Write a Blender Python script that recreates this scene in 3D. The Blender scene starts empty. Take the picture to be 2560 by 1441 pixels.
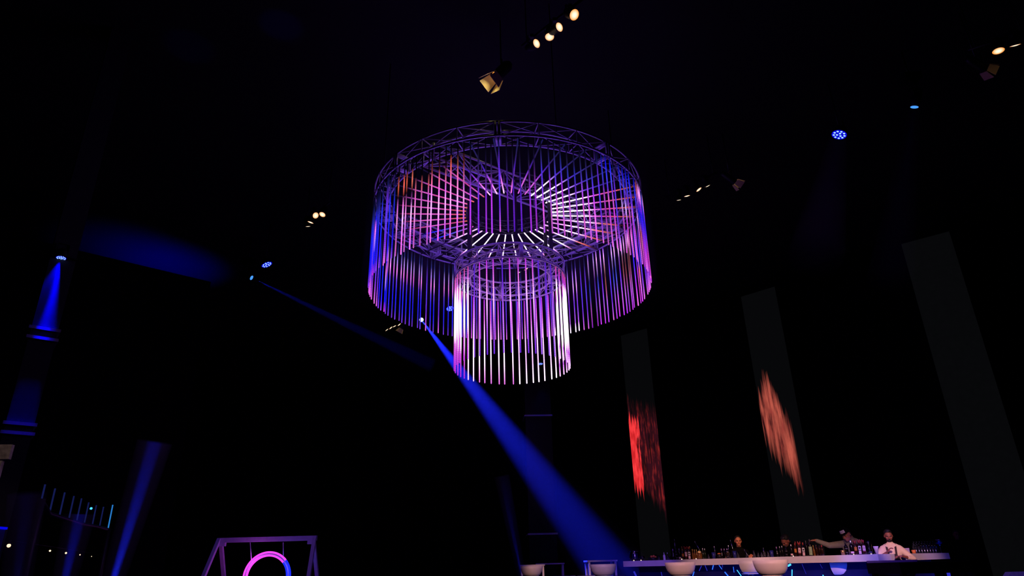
import bpy, bmesh, math, random
from mathutils import Vector, Matrix, Quaternion
R = math.radians
rnd = random.Random(7)
scene = bpy.context.scene
col = scene.collection

# ------------------------------------------------------------------ camera
EYE = 1.13
FPX = 1665.0
PITCH = R(22.7)
ROLL = R(1.44)
R0 = Vector((1, 0, 0)); U0 = Vector((0, -math.sin(PITCH), math.cos(PITCH))); FW = Vector((0, math.cos(PITCH), math.sin(PITCH)))
RT = math.cos(ROLL) * R0 - math.sin(ROLL) * U0
UP = math.sin(ROLL) * R0 + math.cos(ROLL) * U0
CAM = Vector((0, 0, EYE))
cd = bpy.data.cameras.new('camera'); co = bpy.data.objects.new('camera', cd); col.objects.link(co)
cd.sensor_fit = 'HORIZONTAL'; cd.sensor_width = 36.0; cd.lens = 36.0 * FPX / 2560.0
cd.clip_start = 0.05; cd.clip_end = 200
m = Matrix((RT, UP, -FW)).transposed().to_4x4(); m.translation = CAM
co.matrix_world = m
scene.camera = co

def ray(x, y): return RT * (x - 1280) + UP * (720.5 - y) + FW * FPX
def at_z(x, y, z):
    d = ray(x, y); return CAM + d * ((z - EYE) / d.z)
def at_y(x, y, Y):
    d = ray(x, y); return CAM + d * (Y / d.y)

# ------------------------------------------------------------------ colour helpers
def lin(c):
    return tuple(((v / 255.0) / 12.92 if v / 255.0 <= 0.04045 else ((v / 255.0 + 0.055) / 1.055) ** 2.4) for v in c)

# ------------------------------------------------------------------ materials
def new_mat(name):
    mt = bpy.data.materials.new(name); mt.use_nodes = True
    nt = mt.node_tree; nt.nodes.clear()
    out = nt.nodes.new('ShaderNodeOutputMaterial')
    return mt, nt, out

def surf(name, rgb, rough=0.6, metal=0.0, noise=0.12, scale=8.0, spec=0.5, linear=False):
    mt, nt, out = new_mat(name)
    c = rgb if linear else lin(rgb)
    b = nt.nodes.new('ShaderNodeBsdfPrincipled')
    tc = nt.nodes.new('ShaderNodeTexCoord')
    n = nt.nodes.new('ShaderNodeTexNoise'); n.inputs['Scale'].default_value = scale; n.inputs['Detail'].default_value = 4
    nt.links.new(tc.outputs['Object'], n.inputs['Vector'])
    rp = nt.nodes.new('ShaderNodeValToRGB')
    rp.color_ramp.elements[0].position = 0.3; rp.color_ramp.elements[1].position = 0.7
    rp.color_ramp.elements[0].color = tuple(v * (1 - noise) for v in c) + (1,)
    rp.color_ramp.elements[1].color = tuple(min(1, v * (1 + noise)) for v in c) + (1,)
    nt.links.new(n.outputs['Fac'], rp.inputs['Fac'])
    nt.links.new(rp.outputs['Color'], b.inputs['Base Color'])
    b.inputs['Roughness'].default_value = rough; b.inputs['Metallic'].default_value = metal
    b.inputs['Specular IOR Level'].default_value = spec
    nt.links.new(b.outputs['BSDF'], out.inputs['Surface'])
    return mt

def emit(name, rgb, strength=1.0, sample=True):
    mt, nt, out = new_mat(name)
    e = nt.nodes.new('ShaderNodeEmission')
    tc = nt.nodes.new('ShaderNodeTexCoord')
    n = nt.nodes.new('ShaderNodeTexNoise'); n.inputs['Scale'].default_value = 30
    nt.links.new(tc.outputs['Object'], n.inputs['Vector'])
    mr = nt.nodes.new('ShaderNodeMapRange'); mr.inputs['To Min'].default_value = strength * 0.85; mr.inputs['To Max'].default_value = strength * 1.15
    nt.links.new(n.outputs['Fac'], mr.inputs['Value'])
    e.inputs['Color'].default_value = lin(rgb) + (1,)
    nt.links.new(mr.outputs['Result'], e.inputs['Strength'])
    nt.links.new(e.outputs['Emission'], out.inputs['Surface'])
    if not sample:
        mt.cycles.emission_sampling = 'NONE'
    return mt

def lamp_lens(name, rim, core, strength):
    """a lit lamp face seen from the front: hot filament in the middle, warm reflector around it"""
    mt, nt, out = new_mat(name)
    e = nt.nodes.new('ShaderNodeEmission')
    tc = nt.nodes.new('ShaderNodeTexCoord')
    ln = nt.nodes.new('ShaderNodeVectorMath'); ln.operation = 'LENGTH'
    nt.links.new(tc.outputs['Object'], ln.inputs[0])
    rp = nt.nodes.new('ShaderNodeValToRGB')
    rp.color_ramp.elements[0].position = 0.25; rp.color_ramp.elements[0].color = tuple(v * 1.0 for v in lin(core)) + (1,)
    rp.color_ramp.elements[1].position = 0.95; rp.color_ramp.elements[1].color = lin(rim) + (1,)
    mu = nt.nodes.new('ShaderNodeMath'); mu.operation = 'MULTIPLY'; mu.inputs[1].default_value = 11.0
    nt.links.new(ln.outputs['Value'], mu.inputs[0]); nt.links.new(mu.outputs[0], rp.inputs['Fac'])
    nt.links.new(rp.outputs['Color'], e.inputs['Color'])
    e.inputs['Strength'].default_value = strength
    nt.links.new(e.outputs['Emission'], out.inputs['Surface'])
    return mt

def glass(name, tint=(205, 208, 216), refl=0.42):
    mt, nt, out = new_mat(name)
    tr = nt.nodes.new('ShaderNodeBsdfTransparent'); tr.inputs['Color'].default_value = lin(tint) + (1,)
    gl = nt.nodes.new('ShaderNodeBsdfGlossy'); gl.inputs['Roughness'].default_value = 0.18
    lw = nt.nodes.new('ShaderNodeLayerWeight'); lw.inputs['Blend'].default_value = refl
    mx = nt.nodes.new('ShaderNodeMixShader')
    nt.links.new(lw.outputs['Fresnel'], mx.inputs['Fac'])
    nt.links.new(tr.outputs['BSDF'], mx.inputs[1]); nt.links.new(gl.outputs['BSDF'], mx.inputs[2])
    nt.links.new(mx.outputs['Shader'], out.inputs['Surface'])
    return mt

NK = 9
def led_material(length=1.79, dots=96):
    """pixel tube: colour programme along the tube read from the tube's own settings"""
    mt, nt, out = new_mat('pixel_tube')
    L = nt.links
    tc = nt.nodes.new('ShaderNodeTexCoord')
    sp = nt.nodes.new('ShaderNodeSeparateXYZ'); L.new(tc.outputs['Object'], sp.inputs['Vector'])
    t = nt.nodes.new('ShaderNodeMath'); t.operation = 'MULTIPLY'; t.inputs[1].default_value = -(NK - 1) / length
    L.new(sp.outputs['Z'], t.inputs[0])
    prev = None
    for k in range(NK):
        a = nt.nodes.new('ShaderNodeAttribute'); a.attribute_type = 'OBJECT'; a.attribute_name = 'led%d' % k
        if prev is None:
            prev = a.outputs['Color']; continue
        s = nt.nodes.new('ShaderNodeMath'); s.operation = 'SUBTRACT'; s.use_clamp = True; s.inputs[1].default_value = k - 1
        L.new(t.outputs[0], s.inputs[0])
        mx = nt.nodes.new('ShaderNodeMix'); mx.data_type = 'RGBA'; mx.clamp_factor = True
        L.new(s.outputs[0], mx.inputs['Factor']); L.new(prev, mx.inputs['A']); L.new(a.outputs['Color'], mx.inputs['B'])
        prev = mx.outputs['Result']
    sn = nt.nodes.new('ShaderNodeMath'); sn.operation = 'MULTIPLY'; sn.inputs[1].default_value = 2 * math.pi * dots / length
    L.new(sp.outputs['Z'], sn.inputs[0])
    si = nt.nodes.new('ShaderNodeMath'); si.operation = 'SINE'; L.new(sn.outputs[0], si.inputs[0])
    am = nt.nodes.new('ShaderNodeMath'); am.operation = 'MULTIPLY_ADD'; am.inputs[1].default_value = 0.6; am.inputs[2].default_value = 1.0
    L.new(si.outputs[0], am.inputs[0])
    e = nt.nodes.new('ShaderNodeEmission'); L.new(prev, e.inputs['Color']); L.new(am.outputs[0], e.inputs['Strength'])
    d = nt.nodes.new('ShaderNodeBsdfPrincipled'); d.inputs['Base Color'].default_value = (0.012, 0.012, 0.014, 1); d.inputs['Roughness'].default_value = 0.5; d.inputs['Specular IOR Level'].default_value = 0.1
    ad = nt.nodes.new('ShaderNodeAddShader'); L.new(e.outputs['Emission'], ad.inputs[0]); L.new(d.outputs['BSDF'], ad.inputs[1])
    L.new(ad.outputs['Shader'], out.inputs['Surface'])
    mt.cycles.emission_sampling = 'NONE'
    return mt

def haze(name, density):
    mt, nt, out = new_mat(name)
    v = nt.nodes.new('ShaderNodeVolumeScatter'); v.inputs['Density'].default_value = density
    v.inputs['Color'].default_value = (0.9, 0.9, 0.95, 1); v.inputs['Anisotropy'].default_value = 0.0
    nt.links.new(v.outputs['Volume'], out.inputs['Volume'])
    return mt

# ------------------------------------------------------------------ mesh builder
class MB:
    def __init__(s): s.v = []; s.f = []; s.sm = []
    def add(s, vs, fs, smooth=False):
        b = len(s.v); s.v += [tuple(p) for p in vs]
        for f in fs: s.f.append(tuple(i + b for i in f)); s.sm.append(smooth)
        return s
    def box(s, c, size, rot=None):
        hx, hy, hz = size[0] / 2, size[1] / 2, size[2] / 2
        vs = [Vector((sx * hx, sy * hy, sz * hz)) for sz in (-1, 1) for sy in (-1, 1) for sx in (-1, 1)]
        if rot is not None: vs = [rot @ p for p in vs]
        c = Vector(c)
        return s.add([p + c for p in vs], [(0, 2, 3, 1), (4, 5, 7, 6), (0, 1, 5, 4), (2, 6, 7, 3), (0, 4, 6, 2), (1, 3, 7, 5)])
    def beam(s, a, b, w, h, up=(0, 0, 1)):
        a = Vector(a); b = Vector(b); d = (b - a); L = d.length; d.normalize()
        up = Vector(up)
        if abs(d.dot(up)) > 0.98: up = Vector((0, 1, 0))
        x = d.cross(up).normalized(); z = x.cross(d).normalized()
        rot = Matrix((x, d, z)).transposed()
        return s.box((a + b) / 2, (w, L, h), rot)
    def tube(s, pts, r, n=8, closed=False, caps=True):
        pts = [Vector(p) for p in pts]
        rs = r if isinstance(r, (list, tuple)) else [r] * len(pts)
        N = len(pts); vs = []; prevx = None
        for i, p in enumerate(pts):
            if closed: d = pts[(i + 1) % N] - pts[i - 1]
            else: d = pts[min(i + 1, N - 1)] - pts[max(i - 1, 0)]
            d.normalize()
            if prevx is None:
                ref = Vector((0, 0, 1)) if abs(d.z) < 0.9 else Vector((1, 0, 0))
                x = d.cross(ref).normalized()
            else:
                x = (prevx - d * prevx.dot(d)).normalized()
            y = d.cross(x); prevx = x
            for k in range(n):
                a = 2 * math.pi * k / n
                vs.append(p + (x * math.cos(a) + y * math.sin(a)) * rs[i])
        fs = []
        for i in range(N if closed else N - 1):
            j = (i + 1) % N
            for k in range(n):
                k2 = (k + 1) % n
                fs.append((i * n + k, i * n + k2, j * n + k2, j * n + k))
        s.add(vs, fs, True)
        if caps and not closed:
            b = len(s.v) - len(vs)
            s.f.append(tuple(b + k for k in reversed(range(n)))); s.sm.append(False)
            s.f.append(tuple(b + (N - 1) * n + k for k in range(n))); s.sm.append(False)
        return s
    def lathe(s, prof, n=20, M=None, smooth=True, a0=0.0, a1=2 * math.pi):
        full = abs(a1 - a0 - 2 * math.pi) < 1e-6
        cnt = n if full else n + 1
        vs = []
        for (r, z) in prof:
            for k in range(cnt):
                a = a0 + (a1 - a0) * k / n
                p = Vector((r * math.cos(a), r * math.sin(a), z))
                vs.append(M @ p if M else p)
        fs = []
        for i in range(len(prof) - 1):
            for k in range(n):
                k2 = (k + 1) % cnt
                fs.append((i * cnt + k, i * cnt + k2, (i + 1) * cnt + k2, (i + 1) * cnt + k))
        return s.add(vs, fs, smooth)
    def disc(s, c, nrm, r, n=20, r2=None, xa=None):
        c = Vector(c); nrm = Vector(nrm).normalized()
        ref = Vector((0, 0, 1)) if abs(nrm.z) < 0.9 else Vector((1, 0, 0))
        x = nrm.cross(ref).normalized(); y = nrm.cross(x)
        return s.add([c + (x * math.cos(2 * math.pi * k / n) + y * math.sin(2 * math.pi * k / n)) * r for k in range(n)], [tuple(range(n))])
    def ball(s, c, r, nu=16, nv=10, M=None):
        if not isinstance(r, (list, tuple)): r = (r, r, r)
        c = Vector(c); vs = []; fs = []
        for i in range(nv + 1):
            th = math.pi * i / nv
            for k in range(nu):
                a = 2 * math.pi * k / nu
                p = Vector((r[0] * math.sin(th) * math.cos(a), r[1] * math.sin(th) * math.sin(a), r[2] * math.cos(th)))
                vs.append((M @ p if M else p) + c)
        for i in range(nv):
            for k in range(nu):
                k2 = (k + 1) % nu
                fs.append((i * nu + k, (i + 1) * nu + k, (i + 1) * nu + k2, i * nu + k2))
        return s.add(vs, fs, True)
    def build(s, name, mat, parent=None, loc=(0, 0, 0), rotz=0.0, matrix=None):
        me = bpy.data.meshes.new(name); me.from_pydata(s.v, [], s.f); me.update()
        for p, q in zip(me.polygons, s.sm): p.use_smooth = q
        bm = bmesh.new(); bm.from_mesh(me); bmesh.ops.remove_doubles(bm, verts=bm.verts, dist=1e-5)
        bmesh.ops.recalc_face_normals(bm, faces=bm.faces); bm.to_mesh(me); bm.free()
        me.materials.append(mat)
        o = bpy.data.objects.new(name, me); col.objects.link(o)
        if matrix is not None: o.matrix_local = matrix
        else:
            o.location = loc; o.rotation_euler = (0, 0, rotz)
        if parent is not None: o.parent = parent
        return o

def tag(o, label, cat, group=None, kind=None):
    o['label'] = label; o['category'] = cat
    if group: o['group'] = group
    if kind: o['kind'] = kind
    return o
def thing(name, label, cat, loc=(0, 0, 0), rotz=0.0, group=None):
    o = bpy.data.objects.new(name, None); col.objects.link(o)
    o.empty_display_size = 0.1
    o.location = loc; o.rotation_euler = (0, 0, rotz)
    return tag(o, label, cat, group)
def structure(o, label=None):
    o['kind'] = 'structure'
    if label: o['label'] = label
    return o
def copy_part(o, parent):
    c = o.copy(); col.objects.link(c); c.parent = parent
    return c
def frame(z, x=None):
    """rotation whose local +Z points along z"""
    z = Vector(z).normalized()
    ref = Vector(x) if x is not None else (Vector((0, 0, 1)) if abs(z.z) < 0.95 else Vector((1, 0, 0)))
    xx = ref - z * ref.dot(z); xx.normalize(); yy = z.cross(xx)
    return Matrix((xx, yy, z)).transposed().to_4x4()

# ------------------------------------------------------------------ palette of materials
M = {}
M['floor'] = surf('dark_carpet', (26, 24, 30), 0.9, noise=0.3, scale=20)
M['ceiling'] = surf('black_painted_ceiling', (9, 9, 11), 0.9, noise=0.2, scale=1.5)
M['wall'] = surf('black_drape_wall', (14, 13, 16), 0.95, noise=0.3, scale=2)
M['drape'] = surf('black_velvet', (5, 5, 6), 1.0, noise=0.3, scale=3, spec=0.1)
M['truss'] = surf('brushed_aluminium', (190, 190, 200), 0.45, 0.35, noise=0.06, scale=30)
M['black_metal'] = surf('black_powder_coat', (14, 14, 15), 0.5, 0.2, noise=0.2, scale=30)
M['dark_steel'] = surf('dark_steel', (60, 60, 66), 0.35, 0.8, noise=0.1, scale=30)
M['chrome'] = surf('polished_steel', (210, 210, 215), 0.15, 1.0, noise=0.03, scale=30)
M['white_paint'] = surf('white_lacquer', (236, 232, 232), 0.45, noise=0.03, scale=6)
M['cream_metal'] = surf('cream_enamel', (225, 205, 140), 0.55, noise=0.06, scale=20)
M['column'] = surf('grey_plaster', (52, 52, 58), 0.9, noise=0.06, scale=4, spec=0.1)
M['black_column'] = surf('black_cladding', (7, 7, 8), 0.4, noise=0.2, scale=4, spec=0.12)
M['led'] = led_material()
M['haze'] = haze('thin_stage_haze', 0.035)
M['dense_haze'] = haze('low_floor_haze', 0.6)
M['ring_haze'] = haze('ring_haze', 0.008)
M['warm_lens'] = lamp_lens('warm_lamp_face', (255, 150, 60), (255, 246, 215), 1.25)
M['blue_led'] = emit('blue_led_lens', (150, 190, 255), 1.6, True)
M['blue_face'] = emit('blue_led_face', (8, 8, 235), 0.85, False)
M['blue_white'] = emit('blue_white_beam_lens', (215, 235, 255), 1.6, True)
M['cyan_lens'] = emit('cyan_beam_lens', (70, 150, 255), 1.2, False)

# ------------------------------------------------------------------ setting
f = MB(); f.box((0, 14, -0.05), (64, 56, 0.1)); structure(f.build('floor', M['floor']), 'dark floor of the hall')
f = MB(); f.box((0, 14, 11.1), (64, 56, 0.2)); structure(f.build('ceiling', M['ceiling']), 'black ceiling of the hall')
f = MB(); f.box((0, 42.1, 5.5), (64, 0.2, 11)); structure(f.build('wall_back', M['wall']), 'black far wall')
f = MB(); f.box((-32.1, 14, 5.5), (0.2, 56, 11)); structure(f.build('wall_left', M['wall']), 'black left wall')
f = MB(); f.box((32.1, 14, 5.5), (0.2, 56, 11)); structure(f.build('wall_right', M['wall']), 'black right wall')
f = MB(); f.box((0, -14.1, 5.5), (64, 0.2, 11)); structure(f.build('wall_front', M['wall']), 'black near wall')
# ------------------------------------------------------------------ the big ring chandelier
CX, CY = -0.04, 12.0
RO, ZT, TL = 2.70, 7.77, 1.79           # ring radius, hanging height, tube length
SP = 0.28                                # truss chord spacing

def pol(cx, cy, r, th, z):               # th = 0 is the side nearest the entrance, positive to the right
    return Vector((cx + r * math.sin(th), cy - r * math.cos(th), z))

def truss_arc(cx, cy, ro, ri, z0, z1, a0, a1, bays, rc=0.020, rb=0.008):
    mb = MB()
    n = max(8, int((a1 - a0) / R(3)))
    for r in (ro, ri):
        for z in (z0, z1):
            mb.tube([pol(cx, cy, r, a0 + (a1 - a0) * k / n, z) for k in range(n + 1)], rc, 8)
    ang = [a0 + (a1 - a0) * k / bays for k in range(bays + 1)]
    ang[0] += 0.012; ang[-1] -= 0.012
    for k, a in enumerate(ang):
        end = k in (0, bays)
        rr = 0.024 if end else 0.010
        for z in (z0, z1): mb.tube([pol(cx, cy, ro, a, z), pol(cx, cy, ri, a, z)], rr, 8)
        for r in (ro, ri): mb.tube([pol(cx, cy, r, a, z0), pol(cx, cy, r, a, z1)], rr, 8)
    for k in range(bays):
        a, b = ang[k], ang[k + 1]
        if k % 2: a, b = b, a
        for z in (z0, z1): mb.tube([pol(cx, cy, ro, a, z), pol(cx, cy, ri, b, z)], rb, 6)
        for r in (ro, ri): mb.tube([pol(cx, cy, r, a, z0), pol(cx, cy, r, b, z1)], rb, 6)
    return mb

def truss_line(p, q, w, h, bays, rc=0.022, rb=0.012):
    mb = MB(); p = Vector(p); q = Vector(q)
    d = (q - p); d.normalize(); x = Vector((d.y, -d.x, 0)) * (w / 2); u = Vector((0, 0, h))
    cs = [(-x), x, (-x + u), (x + u)]
    for c in cs: mb.tube([p + c, q + c], rc, 8)
    pts = [p + (q - p) * k / bays for k in range(bays + 1)]
    for k, c in enumerate(pts):
        rr = 0.022 if k in (0, bays) else 0.012
        mb.tube([c + cs[0], c + cs[1]], rr, 6); mb.tube([c + cs[2], c + cs[3]], rr, 6)
        mb.tube([c + cs[0], c + cs[2]], rr, 6); mb.tube([c + cs[1], c + cs[3]], rr, 6)
    for k in range(bays):
        a, b = pts[k], pts[k + 1]
        if k % 2: a, b = b, a
        mb.tube([a + cs[0], b + cs[1]], rb, 6); mb.tube([a + cs[2], b + cs[3]], rb, 6)
        mb.tube([a + cs[0], b + cs[2]], rb, 6); mb.tube([a + cs[1], b + cs[3]], rb, 6)
    return mb

big = thing('ring_chandelier', 'huge round truss chandelier hung with a curtain of purple, pink and blue light tubes', 'chandelier', (CX, CY, ZT))
def under(o, par):                       # keep world placement while parenting to an unrotated Empty
    o.parent = par; o.location = Vector(o.location) - par.location
    return o
for k in range(8):
    a0 = R(-3 + 45 * k)
    under(truss_arc(CX, CY, RO, RO - SP, ZT + 0.03, ZT + 0.03 + SP, a0, a0 + R(45), 3).build('truss_segment', M['truss']), big)
# straight trusses that brace the ring and carry the small drum
def circ_hit(p, d, r):
    p = Vector((p[0] - CX, p[1] - CY)); d = Vector(d).normalized()
    b = p.dot(d); c = p.dot(p) - r * r; s = math.sqrt(b * b - c)
    return (Vector((CX, CY)) + p + d * (-b - s)), (Vector((CX, CY)) + p + d * (-b + s))
for (px, py, dx, dy, w, bays) in ((-0.45, 10.78, 0.79, 0.61, 0.36, 9), (-1.75, 13.35, 0.66, 0.75, 0.50, 4), (1.47, 13.48, 0.71, -0.70, 0.50, 4), (-0.15, 9.83, 1, 0.04, 0.001, 0)):
    if not bays: continue
    a, b = circ_hit((px, py), (dx, dy), RO - SP)
    under(truss_line((a.x, a.y, ZT + 0.03), (b.x, b.y, ZT + 0.03), w, SP, bays).build('cross_truss', M['truss']), big)
# the small hub ring that holds the inner ends of the radial tubes
for k in range(4):
    a0 = R(45 + 90 * k)
    under(truss_arc(CX, CY, 1.07, 0.86, ZT + 0.12, ZT + 0.34, a0, a0 + R(90), 4, 0.018, 0.009).build('hub_ring_segment', M['dark_steel']), big)
for a in (20, 110, 200, 290):
    p = pol(CX, CY, RO - SP / 2, R(a), ZT + SP)
    mb = MB(); mb.tube([p, (p.x, p.y, 10.98)], 0.012, 6)
    under(mb.build('hoist_chain', M['black_metal']), big)

def tube_mesh(r=0.0125):
    mb = MB()
    ZS = [(-0.0, r * 0.6), (-0.02, r), (-TL + 0.012, r), (-TL + 0.003, r * 0.7), (-TL, r * 0.1)]
    mb.lathe([(0.0004, 0)] + [(rr, z) for z, rr in ZS], 10)
    o = mb.build('hanging_tube', M['led'])
    me = o.data; bpy.data.objects.remove(o)
    return me
TUBE = tube_mesh(0.0112)
TUBE_SMALL = tube_mesh(0.0115)

# colours on the programme
K = (0, 0, 0)
def c(rgb, g=1.0): return tuple(v * g * .95 for v in lin(rgb))
DIMV = c((62, 50, 120), .30); DIMB = c((40, 45, 130), .35)
PINK = c((232, 105, 232), 1.05); HOT = c((250, 170, 250), 1.45); MAG = c((190, 45, 230), .95); VIO = c((118, 46, 240), .85)
PUR = c((92, 34, 225), .8); BLU = c((16, 22, 255), .95); LBLU = c((80, 95, 255), .9); ORG = c((250, 110, 85), .9); WHT = c((255, 228, 255), 2.3)
RED = c((225, 70, 150), .75); PW = c((240, 185, 255), 1.6)
def mixc(a, b, t): return tuple((x ** .45 + (y ** .45 - x ** .45) * t) ** (1 / .45) for x, y in zip(a, b))
def jit(keys, amt=0.22):
    s = 1 + rnd.uniform(-amt, amt)
    return [tuple(max(0, v * s * (1 + rnd.uniform(-amt * .5, amt * .5))) for v in kk) for kk in keys]
def prog(stops):
    """list of (t, colour) -> NK evenly spaced keys"""
    out = []
    for k in range(NK):
        t = k / (NK - 1.0)
        if t <= stops[0][0]: out.append(stops[0][1]); continue
        for (a, ca), (b, cb) in zip(stops, stops[1:]):
            if a <= t <= b:
                out.append(mixc(ca, cb, (t - a) / max(1e-6, b - a))); break
        else: out.append(stops[-1][1])
    return out
def set_led(o, keys):
    for k, v in enumerate(keys): o['led%d' % k] = tuple(float(x) for x in v)

def outer_prog(d):
    """d in degrees: 0 nearest side, + to the right, 180 the far side"""
    j = rnd.uniform(-.05, .05)
    if d < -162 or d > 162:
        return [(0, K), (.2, DIMB), (.35, VIO), (.6, VIO), (.8, MAG), (1, PINK)] if rnd.random() < .6 else [(0, K), (.3, DIMV), (.5, PUR), (1, VIO)]
    if d < -105:                                     # far left: blue with a pink waist
        w = .33 + j * .3
        return [(0, K), (.10, DIMB), (w - .14, c((70, 80, 210), .8)), (w, HOT), (w + .06, PINK), (w + .2, c((70, 50, 250), .8)), (.72, BLU), (.88, c((60, 44, 245), .8)), (1, c((130, 60, 235), .8))]
    if d < -45:                                      # left edge: deep blue, pink sparks
        p = rnd.random()
        if p < .22: return [(0, K), (.25, DIMB), (.4, BLU), (.5, PINK), (.58, HOT), (.68, BLU), (.88, BLU), (1, MAG)]
        return [(0, K), (.22, DIMB), (.4 + j, c((40, 50, 250), .8)), (.7, BLU), (.9, c((50, 30, 250), .95)), (1, c((150, 60, 250), .9))]
    if d < -14:                                      # pink flank
        u = (d + 45) / 31.0
        a = .42 - .16 * u + j
        if u < .3: return [(0, K), (.14, K), (.2, ORG), (.32, ORG), (.36, K), (.44 + j, K), (.5 + j, PINK), (.65, HOT), (.8, PINK), (1, PINK)]
        return [(0, K), (a - .06, K), (a, ORG), (a + .18, PINK), (a + .35, HOT), (.85, c((225, 85, 240), 1.1)), (1, PINK)]
    if d < 12:                                       # nearest side: dark tops, violet below
        a = .47 + j
        lo = [VIO, PUR, PUR, c((170, 55, 235), .9)][rnd.randrange(4)]
        return [(0, K), (a - .14, DIMV), (a, mixc(DIMV, lo, .5)), (a + .14, lo), (.8, mixc(lo, MAG, .35)), (1, lo)]
    if d < 34:
        a = .36 + j
        lo = [VIO, MAG, c((190, 70, 250), 1.2)][rnd.randrange(3)]
        return [(0, K), (a - .15, DIMV), (a, c((60, 60, 220), .8)), (.55, lo), (.75, PINK), (1, mixc(lo, PINK, .6))]
    if d < 62:
        p = rnd.random()
        return [(0, K), (.08, BLU), (.25, c((70, 70, 255), 1)), (.4, VIO), (.5 + j, PW if p < .5 else PINK), (.65, MAG), (.85, PINK), (1, PINK)]
    if d < 105:
        p = rnd.random()
        if p < .4: return [(0, K), (.08, ORG), (.2, PINK), (.35, BLU), (.5, c((60, 60, 250), 1)), (.65, ORG), (.8, PINK), (1, MAG)]
        if p < .7: return [(0, K), (.1, HOT), (.2, MAG), (.4, BLU), (.6, VIO), (.8, MAG), (1, PINK)]
        return [(0, K), (.15, LBLU), (.4, BLU), (.6, MAG), (.8, RED), (1, MAG)]
    w = .12 + .1 * (d - 105) / 57.0
    if d < 140:
        p = rnd.random()
        mid = [c((70, 80, 230), .8), VIO, VIO, c((190, 95, 90), .5)][rnd.randrange(4)]
        return [(0, VIO), (w, HOT), (w + .15, mixc(mid, K, .45)), (w + .35, mid), (.75, c((190, 90, 235), .9)), (1, MAG)]
    return [(0, K), (.1, DIMB), (w + .02, VIO), (w + .12, PW), (w + .26, c((190, 95, 235), .9)), (.6, VIO), (.88, c((190, 95, 235), .9)), (.94, PINK), (1, WHT)]

N_OUT = 144
spots = []
for k in range(N_OUT):
    d = -180 + 360.0 * k / N_OUT + rnd.uniform(-.45, .45)
    rr = RO - (0.0 if k % 5 else 0.03)
    spots.append((d, rr, jit(prog(outer_prog(d)), .18 if d < -105 or d > 140 else .4)))
# the far side sits behind the drum and the two edges crowd together: those tubes show smallest
def rank(s):
    d = abs(s[0])
    if d > 158: return 2
    if 78 < d < 100: return 1
    return 0
order = sorted(range(N_OUT), key=lambda i: (rank(spots[i]), rnd.random()))
single = sorted(order[:100]); rest = sorted(order[100:])
for i in single:
    d, rr, keys = spots[i]
    o = bpy.data.objects.new('hanging_tube', TUBE); col.objects.link(o)
    o.location = pol(CX, CY, rr, R(d), ZT) - big.location; o.parent = big
    set_led(o, keys)
# the remaining ones as one curtain of tubes
mb = MB()
for i in rest:
    d, rr, keys = spots[i]
    p = pol(CX, CY, rr, R(d), 0) - Vector((CX, CY, 0))
    mb.lathe([(0.0004, 0), (0.0108, -0.02), (0.0108, -TL + 0.012), (0.001, -TL)], 8, Matrix.Translation(p))
o = mb.build('tube_curtain', M['led'], big); o['kind'] = 'stuff'
set_led(o, prog([(0, K), (.12, DIMB), (.3, VIO), (.5, c((90, 60, 250), 1)), (.75, VIO), (1, PINK)]))

def radial_prog(d):                      # t = 0 at the hub end of the tube, 1 at the outer ring
    j = rnd.uniform(-.05, .05)
    if abs(d) < 26:
        return [(0, PW if d < 0 else PINK), (.25, PINK), (.45 + j, PUR), (.7, DIMV), (1, DIMB)]
    if -75 < d <= -26: return [(0, ORG), (.08, PINK), (.35, RED), (.6, PINK), (.68, K), (.85, DIMV), (1, K)]
    if -110 < d <= -75: return [(0, ORG), (.2, RED), (.4, PINK), (.6, RED), (.75, K), (1, DIMB)]
    if -125 < d <= -110: return [(0, PINK), (.3, LBLU), (.55, BLU), (.65, K), (1, K)]
    if -145 < d <= -125: return [(0, PW), (.35, PW), (.45, VIO), (.55, K), (1, K)]
    if 26 <= d < 60: return [(0, WHT), (.3, WHT), (.42, VIO), (.6, c((70, 60, 210), .7)), (.8, DIMV), (1, DIMB)]
    if 60 <= d < 100: return [(0, WHT), (.42 + j, WHT), (.5, PINK), (.68, RED), (.85, ORG), (.95, K), (1, K)]
    if 100 <= d < 132: return [(0, PW), (.15, PINK), (.35, WHT), (.55, PW), (.65, ORG), (.8, ORG), (.9, K), (1, K)]
    return [(0, WHT), (.55, WHT), (.66, PINK), (.72, K), (1, K)]
N_RAD = 40
RAD_TUBE = tube_mesh(0.0125)
for k in range(N_RAD):
    d = -180 + 360.0 * (k + .5) / N_RAD
    o = bpy.data.objects.new('radial_tube', RAD_TUBE); col.objects.link(o)
    a = R(d)
    inner = Vector((0.87 * math.sin(a), -0.87 * math.cos(a), 0.0))
    out = Vector((math.sin(a), -math.cos(a), 0.0))
    mt = frame(-out); mt.translation = inner
    o.parent = big; o.matrix_local = mt
    set_led(o, jit(prog(radial_prog(d)), .15))

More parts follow.
